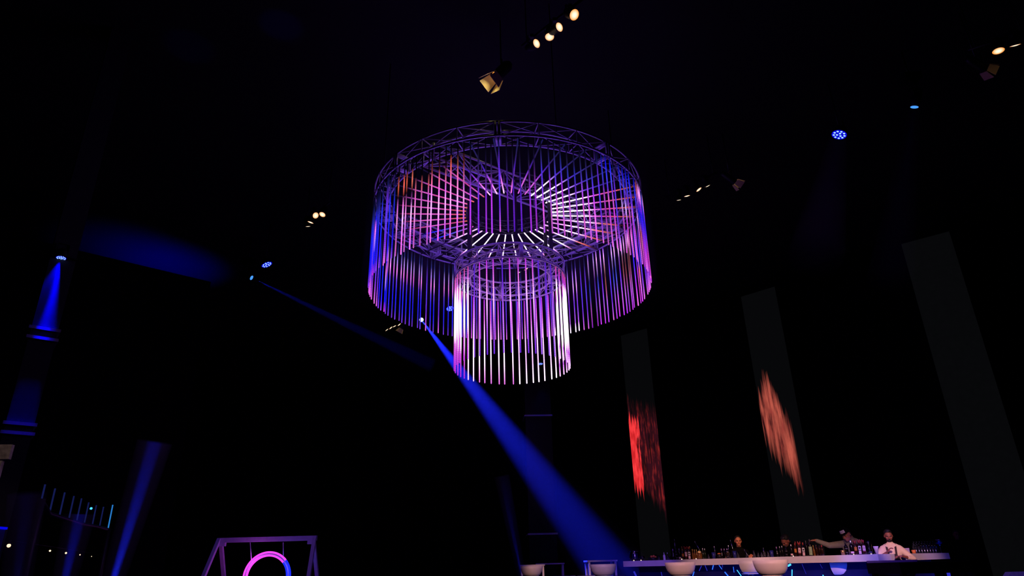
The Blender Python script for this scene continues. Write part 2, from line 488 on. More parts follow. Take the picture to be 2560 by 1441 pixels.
# ------------------------------------------------------------------ the drum chandelier below it
DX, DY, RD, ZD = -0.035, 12.0, 1.075, 6.29
drum = thing('drum_chandelier', 'small truss ring with a drum of pink-white light tubes below the huge ring', 'chandelier', (DX, DY, ZD))
for k in range(4):
    a0 = R(12 + 90 * k)
    under(truss_arc(DX, DY, RD, RD - SP, ZD + 0.03, ZD + 0.03 + SP, a0, a0 + R(90), 4).build('truss_segment', M['truss']), drum)
for a in (-55, 8, 125, 200, 60, -120):
    p = pol(DX, DY, RD - SP / 2, R(a), ZD + SP)
    mb = MB(); mb.box((p.x, p.y, (ZD + SP + ZT + 0.05) / 2), (0.07, 0.07, ZT + 0.05 - ZD - SP))
    under(mb.build('suspension_post', M['black_metal']), drum)
def drum_prog(d):
    j = rnd.uniform(-.06, .06)
    if abs(d) < 45:
        p = rnd.random()
        if p < .5: return [(0, MAG), (.2, PINK), (.45 + j, PW), (.7, c((190, 90, 250), 1.2)), (1, VIO)]
        return [(0, PUR), (.3, VIO), (.6, c((190, 110, 250), 1.2)), (1, c((150, 90, 245), 1.1))]
    if d <= -45 and d > -125:
        return [(0, RED), (.12, PINK), (.28 + j, WHT), (.62 + j, WHT), (.74, PINK), (1, MAG)]
    if 45 <= d < 125:
        return [(0, RED), (.12, MAG), (.24 + j, WHT), (.75 + j, WHT), (.85, MAG), (1, PW)]
    if d >= 125:
        return [(0, MAG), (.25, PINK), (.5, PW), (.8, PW), (.95, WHT), (1, WHT)]
    return [(0, MAG), (.25, PINK), (.45, PW), (.7, WHT), (1, PINK if d < -140 else PW)]
for k in range(48):
    d = -180 + 7.5 * k + rnd.uniform(-1.1, 1.1)
    o = bpy.data.objects.new('hanging_tube', TUBE_SMALL); col.objects.link(o)
    o.location = pol(0, 0, RD, R(d), 0); o.parent = drum
    set_led(o, jit(prog(drum_prog(d)), .12))
# ------------------------------------------------------------------ light given off by the tubes
def point(name, loc, power, rgb, r=0.15):
    d = bpy.data.lights.new(name, 'POINT'); d.energy = power; d.color = rgb; d.shadow_soft_size = r
    o = bpy.data.objects.new(name, d); col.objects.link(o); o.location = loc; return o
def spot(name, loc, target, power, rgb, angle, blend=0.3, r=0.05):
    d = bpy.data.lights.new(name, 'SPOT'); d.energy = power; d.color = rgb; d.spot_size = R(angle); d.spot_blend = blend; d.shadow_soft_size = r
    o = bpy.data.objects.new(name, d); col.objects.link(o); o.location = loc
    o.rotation_euler = (Vector(target) - Vector(loc)).to_track_quat('-Z', 'Y').to_euler(); return o
VIOL = (0.19, 0.06, 1.0)
for k in range(8):
    a = R(22.5 + 45 * k)
    point('tube_light', pol(CX, CY, 1.9, a, 7.0), 16, VIOL, 0.35)
for k in range(4):
    point('tube_light', pol(DX, DY, 0.55, R(45 + 90 * k), 5.75), 9, (0.55, 0.16, 1.0), 0.25)

mb = MB(); mb.lathe([(.0005, 5.95), (RO + .15, 5.95), (RO + .15, 8.2), (.0005, 8.2)], 32, Matrix.Translation((CX, CY, 0)), False)
tag(mb.build('chandelier_haze', M['ring_haze']), 'faint violet haze glowing inside the huge ring chandelier', 'haze', None, 'stuff')
# ------------------------------------------------------------------ warm par lamps on the ceiling grid
LZ = 9.6
def facing(px, py, P, ratio, tilt, side=1):
    """direction a lamp faces so that its round face is seen as an ellipse (ratio) with its long axis at tilt degrees"""
    P = Vector(P); tocam = (CAM - P).normalized()
    xr = RT - tocam * RT.dot(tocam); xr.normalize(); yu = tocam.cross(xr)
    if yu.dot(UP) < 0: yu = -yu
    major = xr * math.cos(R(tilt)) + yu * math.sin(R(tilt))
    minor = major.cross(tocam) * side
    return tocam * ratio + minor * math.sqrt(max(0, 1 - ratio * ratio))

def par_can(label, P, nrm, r, group, on=True, top=9.85, name='par_can', lens=None):
    P = Vector(P); nrm = Vector(nrm).normalized()
    t = thing(name, label, 'stage light', P, 0, group)
    mt = frame(nrm)
    mb = MB(); mb.lathe([(r * 1.06, 0.012), (r * 1.06, -0.02), (r * 1.0, -0.02), (r * 1.02, -0.16), (r * 0.72, -0.26), (r * 0.35, -0.29), (0.001, -0.29)], 24)
    mb.lathe([(r * 1.06, 0.012), (r * 0.98, 0.012), (r * 0.98, -0.004)], 24)
    mb.build('housing', M['black_metal'], t, matrix=mt)
    lb = MB(); lb.lathe([(0.0005, 0.012), (r * 0.5, 0.009), (r * 0.97, -0.003)], 24)
    lb.build('lens', lens or M['warm_lens'], t, matrix=mt)
    # yoke: a U of flat bar up to a clamp on the pipe
    back = -nrm * 0.12
    side = nrm.cross(Vector((0, 0, 1)))
    side = side.normalized() if side.length > 1e-3 else Vector((1, 0, 0))
    h = top - P.z - back.z
    mb = MB()
    a, b = back + side * (r * 1.15), back - side * (r * 1.15)
    u = Vector((0, 0, min(h - 0.03, 0.24)))
    mb.beam(a, a + u, 0.03, 0.006, side); mb.beam(b, b + u, 0.03, 0.006, side); mb.beam(a + u, b + u, 0.03, 0.006, (0, 0, 1))
    mb.build('yoke', M['black_metal'], t)
    mb = MB(); c0 = back + u; mb.tube([c0, (c0.x, c0.y, top - P.z)], 0.014, 8); mb.box((c0.x, c0.y, top - P.z), (0.06, 0.06, 0.07))
    mb.build('clamp', M['black_metal'], t)
    return t, back
def pipe(label, pts, z=9.88, group='lamp pipes under the ceiling'):
    pts = [Vector((p[0], p[1], z)) for p in pts]
    d = (pts[-1] - pts[0]).normalized()
    a, b = pts[0] - d * 0.35, pts[-1] + d * 0.35
    t = thing('lamp_pipe', label, 'lighting pipe', (a + b) / 2, 0, group)
    o = t.location
    mb = MB(); mb.tube([a - o, b - o], 0.025, 10); mb.build('pipe', M['black_metal'], t)
    for q in (a + d * 0.12, b - d * 0.12):
        mb = MB(); mb.tube([q - o, Vector((q.x, q.y, 10.985)) - o], 0.012, 6); mb.build('drop_rod', M['black_metal'], t)
    return t

ORD4 = ['lowest-left', 'second from the left', 'third from the left', 'topmost-right']
def cluster(where, pix, group, rs):
    Ps = []
    for i, (px, py, ratio, tilt, side) in enumerate(pix):
        P = at_z(px, py, LZ); r = rs[i] if isinstance(rs, (list, tuple)) else rs
        lab = 'warm glowing par can, ' + ORD4[i if len(pix) == 4 else (i if i == 0 else 3)] + ' of the row ' + where
        par_can(lab, P, facing(px, py, P, ratio, tilt, side), r, group); Ps.append(P)
    a, b = Vector(Ps[0]), Vector(Ps[-1])
    pipe('black pipe carrying the row of warm par cans ' + where, [(a.x, a.y + .1), (b.x, b.y + .1)])
    return Ps
PC = cluster('at the top centre', [(1341, 109, .72, 118, 1), (1374, 92, .86, 0, 1), (1398, 68, .72, 118, 1), (1435.5, 37, .85, 70, 1)], 'warm par cans at the top centre', [.081, .08, .081, .093])
PL = cluster('left of the ring chandelier', [(770, 566, .13, 4, 1), (776.5, 556, .3, -22, 1), (789, 539, .9, 60, 1), (806, 536.5, .75, -30, 1)], 'warm par cans left of the ring chandelier', .083)
PR = cluster('right of the ring chandelier', [(1697, 500, .12, 8, 1), (1717.5, 490, .25, 15, 1), (1747, 474, .38, 42, 1), (1769, 465, .14, 28, 1)], 'warm par cans right of the ring chandelier', .08)
PF = cluster("below the chandelier's left rim", [(967, 825, .22, 38, 1), (977, 820, .3, 42, 1), (986, 816, .25, 28, 1), (998, 812, .28, 40, 1)], "warm par cans below the chandelier's left rim", .08)
PI = cluster('through the drum chandelier', [(1298, 681, .22, 20, 1), (1315, 673, .32, 32, 1)], 'warm par cans seen through the drum chandelier', .075)
PE = cluster('in the top right corner', [(2496, 127, .62, 22, 1), (2538, 113, .16, 18, 1)], 'warm par cans in the top right corner', .098)
PX = cluster('low inside the drum chandelier', [(1250, 730, .3, -45, 1), (1258, 728.5, .2, 40, 1)], 'warm par cans seen low inside the drum chandelier', .05)

def barn_door_spot(label, P, nrm, r, lit=True, L=0.24, group=None):
    P = Vector(P); nrm = Vector(nrm).normalized()
    t = thing('barn_door_spotlight', label, 'stage light', P, 0, group)
    mt = frame(nrm, UP)
    mb = MB(); mb.lathe([(r, 0.0), (r, -0.03), (r * 1.05, -0.05), (r * 1.05, -0.34), (r * 0.6, -0.42), (0.001, -0.42)], 20)
    mb.build('housing', M['black_metal'], t, matrix=mt)
    mb = MB(); mb.lathe([(0.0005, 0.004), (r * .6, 0.002), (r * .95, -0.006)], 24)
    mb.build('lens', M['warm_lens'] if lit else M['black_metal'], t, matrix=mt)
    for k in range(4):
        a = math.pi / 2 * k
        w = r * (1.15 if k % 2 else 1.35)
        fl = 0.30
        x = Vector((math.cos(a), math.sin(a), 0)); y = Vector((-math.sin(a), math.cos(a), 0))
        b0 = x * (r * 1.08)
        tip = b0 + x * (L * math.sin(fl)) + Vector((0, 0, L * math.cos(fl)))
        n_ = (tip - b0).cross(y).normalized() * 0.003
        vs_ = [b0 - y * w * .8, b0 + y * w * .8, tip + y * w * 1.1, tip - y * w * 1.1]
        mb = MB(); mb.add([v - n_ for v in vs_] + [v + n_ for v in vs_], [(0, 3, 2, 1), (4, 5, 6, 7), (0, 1, 5, 4), (1, 2, 6, 5), (2, 3, 7, 6), (3, 0, 4, 7)])
        mb.build('barn_door', M['cream_metal'], t, matrix=mt)
    back = -nrm * 0.15
    side = nrm.cross(Vector((0, 0, 1))).normalized()
    mb = MB(); a, b = back + side * r * 1.2, back - side * r * 1.2; u = Vector((0, 0, 0.2))
    mb.beam(a, a + u, 0.03, 0.006, side); mb.beam(b, b + u, 0.03, 0.006, side); mb.beam(a + u, b + u, 0.03, 0.006)
    mb.tube([back + u, (back.x, back.y, 10.98 - P.z)], 0.014, 8)
    mb.build('yoke', M['dark_steel'], t)
    return t
P = at_z(1241, 192, LZ)
tocam = (CAM - P).normalized()
nb = (tocam * .42 + RT * (-.62) + UP * (-.62)).normalized()
barn_door_spot('warm spotlight with cream barn doors, alone above the ring chandelier', P, nb, .105)
for nm, px, py, ru, uu, tc, lb in (('b', 1838, 456, .75, -.5, .02, 'warm spotlight with barn doors edge-on, between the chandelier and the blue par lights'),
                       ('c', 2462, 172, .8, -.45, -.12, 'unlit-looking spotlight with dim barn doors in the top right corner'),
                       ('d', 1003, 822, -.45, -.75, .12, 'small warm spotlight with barn doors below the left rim of the ring chandelier')):
    P = at_z(px, py, LZ); tocam = (CAM - P).normalized()
    n_ = (tocam * tc + RT * ru + UP * uu).normalized()
    barn_door_spot(lb, P, n_, .075, lit=(nm != 'c'), L=.17)
Pq = at_z(1241, 192, LZ)
spot('spotlight_lamp', Pq + nb * .02, Pq + nb * 3, 14, (1.0, .8, .38), 110, .5, .05)

# ------------------------------------------------------------------ blue par lights and moving heads
def blue_par(label, P, nrm, r, nled=12, group='blue par lights', tail=True, top=10.98, bracket_w=0.0):
    P = Vector(P); nrm = Vector(nrm).normalized(); mt = frame(nrm, RT)
    t = thing('blue_par_light', label, 'stage light', P, 0, group)
    mb = MB(); mb.lathe([(r * 1.08, 0.01), (r * 1.08, -0.1), (r * .8, -0.16), (0.001, -0.16)], 24); mb.build('housing', M['black_metal'], t, matrix=mt)
    mb = MB(); mb.lathe([(0.0005, 0.004), (r, 0.004), (r * 1.04, 0.0)], 28); mb.build('face_plate', M['blue_face'], t, matrix=mt)
    spots_ = [(0.30 * r, 90 + 120 * k) for k in range(3)] + [(0.74 * r, 40 * k + 10) for k in range(9)] if nled == 12 else [(0.0, 0)] + [(0.4 * r, 60 * k) for k in range(6)] + [(0.8 * r, 30 * k) for k in range(12)]
    for rr, a in spots_:
        mb = MB(); mb.lathe([(0.0005, 0.012), (r * .12, 0.010), (r * (.165 if nled == 12 else .12), 0.005)], 10, Matrix.Translation((rr * math.cos(R(a)), rr * math.sin(R(a)), 0)))
        mb.build('led_lens', M['blue_led'], t, matrix=mt)
    mb = MB(); back = -nrm * 0.1
    side = nrm.cross(Vector((0, 0, 1))); side = side.normalized() if side.length > .05 else Vector((1, 0, 0))
    u = Vector((0, 0, .16))
    for s in (-1, 1): mb.beam(back + side * s * r * 1.15, back + side * s * r * 1.15 + u, .03, .006, side)
    mb.beam(back + side * r * 1.15 + u, back - side * r * 1.15 + u, .03, .006)
    if top: mb.tube([back + u, (back.x, back.y, top - P.z)], .014, 8)
    mb.build('bracket', M['black_metal'], t)
    return t
def moving_head(label, P, aim, r, lens, top=10.98):
    P = Vector(P); d = (Vector(aim) - P).normalized(); mt = frame(d)
    t = thing('moving_head_light', label, 'stage light', P, 0, 'moving head lights')
    mb = MB(); mb.lathe([(r * 1.0, 0.0), (r * 1.15, -0.01), (r * 1.25, -0.12), (r * 1.5, -0.26), (r * 1.3, -0.36), (0.001, -0.38)], 24); mb.build('head', M['black_metal'], t, matrix=mt)
    mb = MB(); mb.lathe([(0.0005, 0.01), (r * .6, 0.007), (r * .98, 0.0)], 24); mb.build('lens', lens, t, matrix=mt)
    ctr = -d * .2; side = d.cross(Vector((0, 0, 1))).normalized(); w_ = r * 1.75
    mb = MB(); u = Vector((0, 0, .38))
    for s in (-1, 1): mb.beam(ctr + side * s * w_ - Vector((0, 0, .05)), ctr + side * s * w_ + u, .08, .04, side)
    mb.beam(ctr + side * w_ + u, ctr - side * w_ + u, .1, .05); mb.build('yoke_arm', M['black_metal'], t)
    mb = MB(); b0 = ctr + u; mb.box((b0.x, b0.y, b0.z + .1), (.34, .3, .14)); mb.tube([(b0.x, b0.y, b0.z + .15), (b0.x, b0.y, top - P.z)], .02, 8); mb.build('base', M['black_metal'], t)
    return t
def beam(label, P, aim, angle, power, dens='haze', r0=0.06, length=None, rgb=(0.01, 0.02, 1.0), blend=.35, start=0.12):
    P = Vector(P); d = (Vector(aim) - P); L = length or d.length; d.normalize()
    k = math.tan(R(angle / 2)) * 1.05
    mb = MB(); n = 24; prof = [(r0 * 1.25, start), (r0 * 1.25 + k * L, L)]
    vs_ = []
    for (rr, z) in prof:
        for q in range(n):
            a = 2 * math.pi * q / n; vs_.append((rr * math.cos(a), rr * math.sin(a), z))
    fs = [tuple(reversed(range(n))), tuple(n + q for q in range(n))] + [(q, (q + 1) % n, n + (q + 1) % n, n + q) for q in range(n)]
    mb.add(vs_, fs)
    mt = frame(d); mt.translation = P
    o = mb.build('haze_beam', M[dens], matrix=mt)
    tag(o, label, 'light beam', 'blue beams in the haze', 'stuff')
    s = spot('beam_lamp', P + d * .05 - d * (r0 / max(k, .001)) * 0.0, P + d * 5, power, rgb, angle, blend, .02)
    return o

P1 = at_z(2098, 337, LZ); blue_par('blue par light with twelve lenses seen face-on, high on the right', P1, facing(0, 0, P1, .66, -8, 1), .145)
P2 = at_z(667, 662, LZ); blue_par('blue par light with tilted oval face, left of the ring chandelier', P2, facing(0, 0, P2, .48, 22, 1), .15)
P3 = at_z(1125, 772, LZ); blue_par('blue par light seen behind the left curtain of tubes, beside the drum', P3, facing(0, 0, P3, .66, 12, 1), .135)
H1 = Vector(at_z(1053.5, 800, LZ))
A1 = Vector(at_z(1612, 1535, 0.02))
moving_head('moving head shining the wide bright blue beam across the hall', H1, H1 + (CAM - H1).normalized() * 3 + (A1 - H1).normalized() * .7, .08, M['blue_white'])
H2 = Vector(at_z(629, 695, LZ)); A2 = Vector(at_y(985, 868, 21.5))
moving_head('moving head with a small oval lens, at the left end of the faint blue beam', H2, H2 + (CAM - H2).normalized() * 1.4 + (A2 - H2).normalized() * 2.2, .075, M['cyan_lens'])
H3 = Vector(at_z(2286, 268, LZ)); A3 = Vector(at_z(2225, 700, 5.2))
moving_head('moving head with a flat oval lens, rightmost of the blue lights', H3, H3 + facing(0, 0, H3, .38, 0, 1), .075, M['cyan_lens'])
beam('wide bright blue beam slanting down from the chandelier towards the bar', H1, A1, 7.4, 90000, r0=.075, blend=.75)
beam('faint blue beam slanting down behind the chandelier from the far left lamp', H2, A2, 4.5, 4000, r0=.07, length=(A2 - H2).length * 1.3)
beam('very faint blue shaft below the par light high on the right', P1, at_z(2040, 640, 5.0), 3.5, 25, r0=.13)
beam('very faint blue shaft below the rightmost blue moving head', H3, A3, 5, 45, r0=.085)

# ------------------------------------------------------------------ tall video panels behind the bar
def screen_mat(name, kind):
    mt, nt, out = new_mat(name); L = nt.links
    N = nt.nodes.new
    tc = N('ShaderNodeTexCoord'); sp = N('ShaderNodeSeparateXYZ'); L.new(tc.outputs['Object'], sp.inputs['Vector'])
    def math_(op, a, b=None, clamp=False):
        n = N('ShaderNodeMath'); n.operation = op; n.use_clamp = clamp
        for i, v in enumerate((a, b)):
            if v is None: continue
            if isinstance(v, (int, float)): n.inputs[i].default_value = v
            else: L.new(v, n.inputs[i])
        return n.outputs[0]
    e = N('ShaderNodeEmission'); e.inputs['Strength'].default_value = 1.0
    base = lin((7, 7.4, 9))
    if kind == 'grey':
        n = N('ShaderNodeTexNoise'); n.inputs['Scale'].default_value = 6; L.new(tc.outputs['Object'], n.inputs['Vector'])
        rp = N('ShaderNodeValToRGB'); rp.color_ramp.elements[0].color = tuple(v * .85 for v in base) + (1,); rp.color_ramp.elements[1].color = tuple(v * 1.15 for v in base) + (1,)
        L.new(n.outputs['Fac'], rp.inputs['Fac']); L.new(rp.outputs['Color'], e.inputs['Color'])
    else:
        W, H = SW, SH
        u = math_('ADD', math_('DIVIDE', sp.outputs['X'], W), .5)          # 0 left .. 1 right
        v = math_('SUBTRACT', 1.0, math_('DIVIDE', sp.outputs['Z'], H))    # 0 top .. 1 bottom
        mp = N('ShaderNodeMapping'); mp.inputs['Scale'].default_value = (5.0, 1, 0.42); L.new(tc.outputs['Object'], mp.inputs['Vector'])
        st = N('ShaderNodeTexNoise'); st.inputs['Scale'].default_value = 1.6; st.inputs['Detail'].default_value = 5; st.inputs['Roughness'].default_value = .6; L.new(mp.outputs['Vector'], st.inputs['Vector'])
        mp2 = N('ShaderNodeMapping'); mp2.inputs['Scale'].default_value = (6.0, 1, 1.1); L.new(tc.outputs['Object'], mp2.inputs['Vector'])
        s2 = N('ShaderNodeTexNoise'); s2.inputs['Scale'].default_value = 1.7; s2.inputs['Detail'].default_value = 6; L.new(mp2.outputs['Vector'], s2.inputs['Vector'])
        mp3 = N('ShaderNodeMapping'); mp3.inputs['Scale'].default_value = (4.5, 1, .001); L.new(tc.outputs['Object'], mp3.inputs['Vector'])
        s3 = N('ShaderNodeTexNoise'); s3.inputs['Scale'].default_value = 2.2; s3.inputs['Detail'].default_value = 4; L.new(mp3.outputs['Vector'], s3.inputs['Vector'])
        edge = math_('MULTIPLY', math_('SUBTRACT', s3.outputs['Fac'], .5), .22)
        def band(uc, top, bot, soft_t, soft_b):
            """streaky vertical flame between top(u) and bottom(u)"""
            a = math_('DIVIDE', math_('SUBTRACT', v, math_('ADD', top, edge)), soft_t, True)
            b = math_('DIVIDE', math_('SUBTRACT', math_('ADD', bot, edge), v), soft_b, True)
            return math_('MULTIPLY', a, b)
        def mixrgb(f, a, b):
            m_ = N('ShaderNodeMix'); m_.data_type = 'RGBA'
            if isinstance(f, (int, float)): m_.inputs['Factor'].default_value = f
            else: L.new(f, m_.inputs['Factor'])
            for key, v_ in (('A', a), ('B', b)):
                if isinstance(v_, tuple): m_.inputs[key].default_value = v_ + (1,)
                else: L.new(v_, m_.inputs[key])
            return m_.outputs['Result']
        if kind == 'red':
            topd = math_('ADD', math_('MULTIPLY', u, .04), .28); botd = math_('ADD', math_('MULTIPLY', u, .16), .60)
            dark = band(u, topd, botd, .10, .06)
            dcol = mixrgb(math_('MULTIPLY', math_('SUBTRACT', s2.outputs['Fac'], .50), 4.5, True), lin((52, 14, 24)), lin((150, 38, 38)))
            bright = math_('MULTIPLY', band(u, .36, .66, .02, .02), math_('MULTIPLY', math_('SUBTRACT', math_('ADD', math_('MULTIPLY', math_('SUBTRACT', st.outputs['Fac'], .5), .9), .34), u), 14.0, True))
            bcol = mixrgb(math_('MULTIPLY', math_('SUBTRACT', s2.outputs['Fac'], .40), 5.0, True), lin((205, 36, 40)), lin((255, 62, 66)))
            fac = math_('MULTIPLY', dark, math_('MULTIPLY', math_('SUBTRACT', st.outputs['Fac'], .36), 5.5, True))
            c1 = mixrgb(fac, base, dcol); c2 = mixrgb(bright, c1, bcol)
        else:
            # a flame narrow at the top, leaning right towards its foot
            left = math_('SUBTRACT', .02, 0.0)
            topd = math_('ADD', math_('MULTIPLY', math_('ABSOLUTE', math_('SUBTRACT', u, .28)), .42), .28)
            botd = math_('ADD', math_('MULTIPLY', u, .22), .56)
            rightcut = math_('DIVIDE', math_('SUBTRACT', .78, u), .10, True)
            body = math_('MULTIPLY', band(u, topd, botd, .07, .09), rightcut)
            fcol = mixrgb(math_('MULTIPLY', math_('SUBTRACT', st.outputs['Fac'], .36), 4.0, True), lin((78, 24, 28)), lin((190, 88, 72)))
            fcol = mixrgb(math_('MULTIPLY', math_('SUBTRACT', s2.outputs['Fac'], .52), 5.0, True), fcol, lin((150, 58, 52)))
            fac = math_('MULTIPLY', body, math_('MULTIPLY', math_('SUBTRACT', st.outputs['Fac'], .26), 5.0, True))
            c2 = mixrgb(fac, base, fcol)
        L.new(c2, e.inputs['Color'])
    L.new(e.outputs['Emission'], out.inputs['Surface'])
    mt.cycles.emission_sampling = 'NONE'
    return mt
STOP = 9.6; SBOT = 0.35
SCALE = (STOP - EYE)
corner = [(1553, 840, 1616, 822), (1852, 743, 1937, 717), (2253, 611, 2373, 579)]
ends = [(at_z(a, b, STOP), at_z(c_, d_, STOP)) for a, b, c_, d_ in corner]
SW = sum((q - p).length for p, q in ends) / 3.0; SH = STOP - SBOT
LBL = ['tall narrow video panel showing a bright red flame, leftmost of the three', 'tall narrow video panel showing a salmon flame, middle of the three', 'tall narrow blank dark grey video panel, rightmost and nearest of the three']
for (p, q), kind, lb in zip(ends, ('red', 'salmon', 'grey'), LBL):
    mid = (p + q) / 2; d = (q - p); ang = math.atan2(d.y, d.x)
    t = thing('video_panel', lb, 'video screen', (mid.x, mid.y, SBOT), ang, 'tall video panels behind the bar')
    mb = MB(); mb.box((0, .11, SH / 2), (SW, .2, SH)); mb.build('cabinet', M['black_metal'], t)
    mb = MB(); mb.box((0, 0.0, SH / 2), (SW, .02, SH)); mb.build('screen_face', screen_mat('video_' + kind, kind), t)
    mb = MB()
    for s in (-1, 1): mb.box((s * SW * .35, .12, -SBOT / 2), (.1, .3, SBOT))
    mb.build('floor_stand', M['black_metal'], t)
# black drape line behind the panels
p, q = ends[0][0], ends[2][1]; d = (q - p).normalized(); nrm = Vector((-d.y, d.x, 0))
if nrm.y < 0: nrm = -nrm
mb = MB(); a = p - d * 6 + nrm * 2.2; b = q + d * 8 + nrm * 2.2
mb.beam((a.x, a.y, 5.4), (b.x, b.y, 5.4), .1, 10.8); structure(mb.build('wall_bar', M['drape']), 'black drape behind the video panels')

# ------------------------------------------------------------------ pillars with blue lamps
M['strap'] = surf('galvanised_strap', (150, 150, 156), .5, .2, noise=.1, scale=20)
def pillar(label, loc, w, rot, h, bands, mat, group='pillars'):
    t = thing('pillar', label, 'pillar', (loc[0], loc[1], 0), rot, group)
    mb = MB(); mb.box((0, 0, h / 2), (w, w, h)); mb.build('shaft', mat, t)
    for z in bands:
        mb = MB(); mb.box((0, 0, z), (w + .07, w + .07, .05)); mb.build('strap', M['strap'], t)
    return t
# left pillar: one face turned to the camera
LX, LY, LW, LROT = -7.625, 10.18, .36, R(39.8)
lp = pillar('tall square pillar with paired steel straps, washed blue from its top, at the left edge', (LX, LY), LW, LROT, 10.99, (4.82, 4.66, 3.30, 3.16), M['column'])
fn = Vector((math.sin(LROT), -math.cos(LROT), 0))
side = Vector((math.cos(LROT), math.sin(LROT), 0))
Pp = at_y(153, 645, (Vector((LX, LY, 0)) + fn * (LW / 2 + .13) + side * .08).y)
blue_par('blue par light clamped to the top of the left pillar, shining down its face', Pp, facing(0, 0, Pp, .5, -12, 1), .072, 19, top=None)
t = thing('lamp_bracket', 'flat bracket holding the blue par light on the left pillar', 'bracket', Pp)
mb = MB(); a = Vector((LX, LY, Pp.z)) + fn * (LW / 2 + .02) - Vector(Pp)
mb.beam(-side * .16 + Vector((0, 0, .05)), side * .24 + Vector((0, 0, .02)), .05, .02); mb.build('arm', M['dark_steel'], t)
mb = MB(); mb.beam(Vector((0, 0, .05)), a + Vector((0, 0, .05)), .05, .03); mb.build('stub', M['dark_steel'], t)
base = Vector((LX, LY, 0)) + fn * (LW / 2)
spot('pillar_wash', Pp + Vector((0, 0, -.03)), base + side * .085 + Vector((0, 0, 3.6)), 7000, (0.0, 0.0, 1.0), 12, .9, .03)
spot('pillar_wash', Pp + Vector((0, 0, -.03)), base + side * -.12 + Vector((0, 0, 5.25)), 330, (0.0, 0.0, 1.0), 26, .6, .03)
spot('pillar_wash', Pp + Vector((0, 0, -.03)) + fn * .05, base + Vector((0, 0, 3.25)), 5000, (0.0, 0.0, 1.0), 9, .5, .03)
# dark pillar behind the drum
cp = pillar('dark glossy pillar with thin blue-lit bands, straight below the drum chandelier', (0.74, 22.4), .86, R(3), 10.99, (5.72, 2.04), M['black_column'])
Pc = at_y(1351, 910, 21.75); blue_par('tiny blue par light clamped to the dark pillar below the drum chandelier', Pc, facing(0, 0, Pc, .42, 4, 1), .085, 12, top=None)
mb = MB(); mb.beam(Vector(Pc) + Vector((0, .05, .1)), Vector((Pc.x, 22.0, Pc.z + .1)), .05, .03)
tag(mb.build('lamp_bracket', M['black_metal']), 'short bracket holding the tiny blue par light on the dark pillar', 'bracket')
spot('pillar_wash', Pc + Vector((0.06, -.1, -.05)), (0.9, 21.95, 3.0), 60, (0.0, 0.02, 1.0), 40, .6, .04)

# black drape in front of the left pillar group: its upper edge cuts the blue wash on the ceiling
mb = MB(); a = at_z(150, 617, 9.2); b = at_z(500, 700, 9.2); d = (b - a).normalized(); a = a - d * 1.0; b = b + d * .3
mb.beam((a.x, a.y, 4.6), (b.x, b.y, 4.6), .08, 9.2); o = mb.build('drape_partition', M['drape']); tag(o, 'tall black drape partition on the left, below the blue glow on the ceiling', 'drape')
for cpx, cpy, cpw in ((425, 668, 560), (335, 635, 260)):
    c0 = at_z(cpx, cpy, 11.0)
    spot('ceiling_wash', (c0.x + .2, c0.y + .3, 8.6), (c0.x, c0.y, 11.0), cpw, (0.0, 0.0, 1.0), 92, 1.0, .1)
# ------------------------------------------------------------------ the white L-shaped bar
BZ, BT = 1.185, 0.125                     # top height, slab thickness
BL = Vector((2.52, 17.45)); BC = Vector((6.62, 13.30)); BR = Vector((9.75, 16.35))
def dirn(a, b): return (b - a).normalized()
dl, dr = dirn(BL, BC), dirn(BC, BR)
nl = Vector((-dl.y, dl.x));  nr = Vector((-dr.y, dr.x))    # pointing to the back of the bar
if nl.y < 0: nl = -nl
if nr.y < 0: nr = -nr
def az(px):
    d = ray(px, 1395.0); return d.x / d.y
def on_left(px, off):                     # point on the left run seen at image column px, off metres behind the front edge
    k = az(px); p = BL + nl * off
    s = (k * p.y - p.x) / (dl.x - k * dl.y)
    q = p + dl * s
    return q
def on_right(px, off):
    k = az(px); p = BC + nr * off
    s = (k * p.y - p.x) / (dr.x - k * dr.y)
    return p + dr * s
def ppm(q): return FPX / (0.851 * q.y)    # pixels per metre of an upright thing near eye height at q
bar = thing('bar_counter', 'long white L-shaped bar counter on the right, lit from below in blue', 'bar counter', (BC.x, BC.y, 0))
def slab(poly, z0, z1):
    mb = MB(); n = len(poly)
    mb.add([(p.x - BC.x, p.y - BC.y, z0) for p in poly] + [(p.x - BC.x, p.y - BC.y, z1) for p in poly],
           [tuple(reversed(range(n))), tuple(n + k for k in range(n))] + [(k, (k + 1) % n, n + (k + 1) % n, n + k) for k in range(n)])
    return mb
DEP = 0.78
inner = BC + (nl + nr) * DEP
slab([BL, BC, inner, BL + nl * DEP], BZ - BT, BZ).build('countertop', M['white_paint'], bar)
slab([BC + dr * .002, BR, BR + nr * DEP, inner + dr * .002], BZ - BT, BZ).build('countertop', M['white_paint'], bar)
M['bar_front'] = surf('dark_blue_panel', (20, 22, 70), .7, 0, noise=.25, scale=3, spec=.1)
FS = 0.34
f0, f1, f2 = BL + nl * FS + dl * .2, BC + (nl + nr) * FS, BR + nr * FS - dr * .2
i0, i1, i2 = BL + nl * (FS + .05) + dl * .2, BC + (nl + nr) * (FS + .05), BR + nr * (FS + .05) - dr * .2
slab([f0, f1, i1, i0], 0.02, BZ - BT - .001).build('front_panel', M['bar_front'], bar)
slab([f1 + dr * .002, f2, i2, i1 + dr * .002], 0.02, BZ - BT - .001).build('front_panel', M['bar_front'], bar)
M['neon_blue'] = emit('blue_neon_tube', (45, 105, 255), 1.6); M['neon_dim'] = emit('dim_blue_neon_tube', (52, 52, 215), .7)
M['neon_cyan'] = emit('cyan_neon_tube', (70, 190, 255), 1.7)
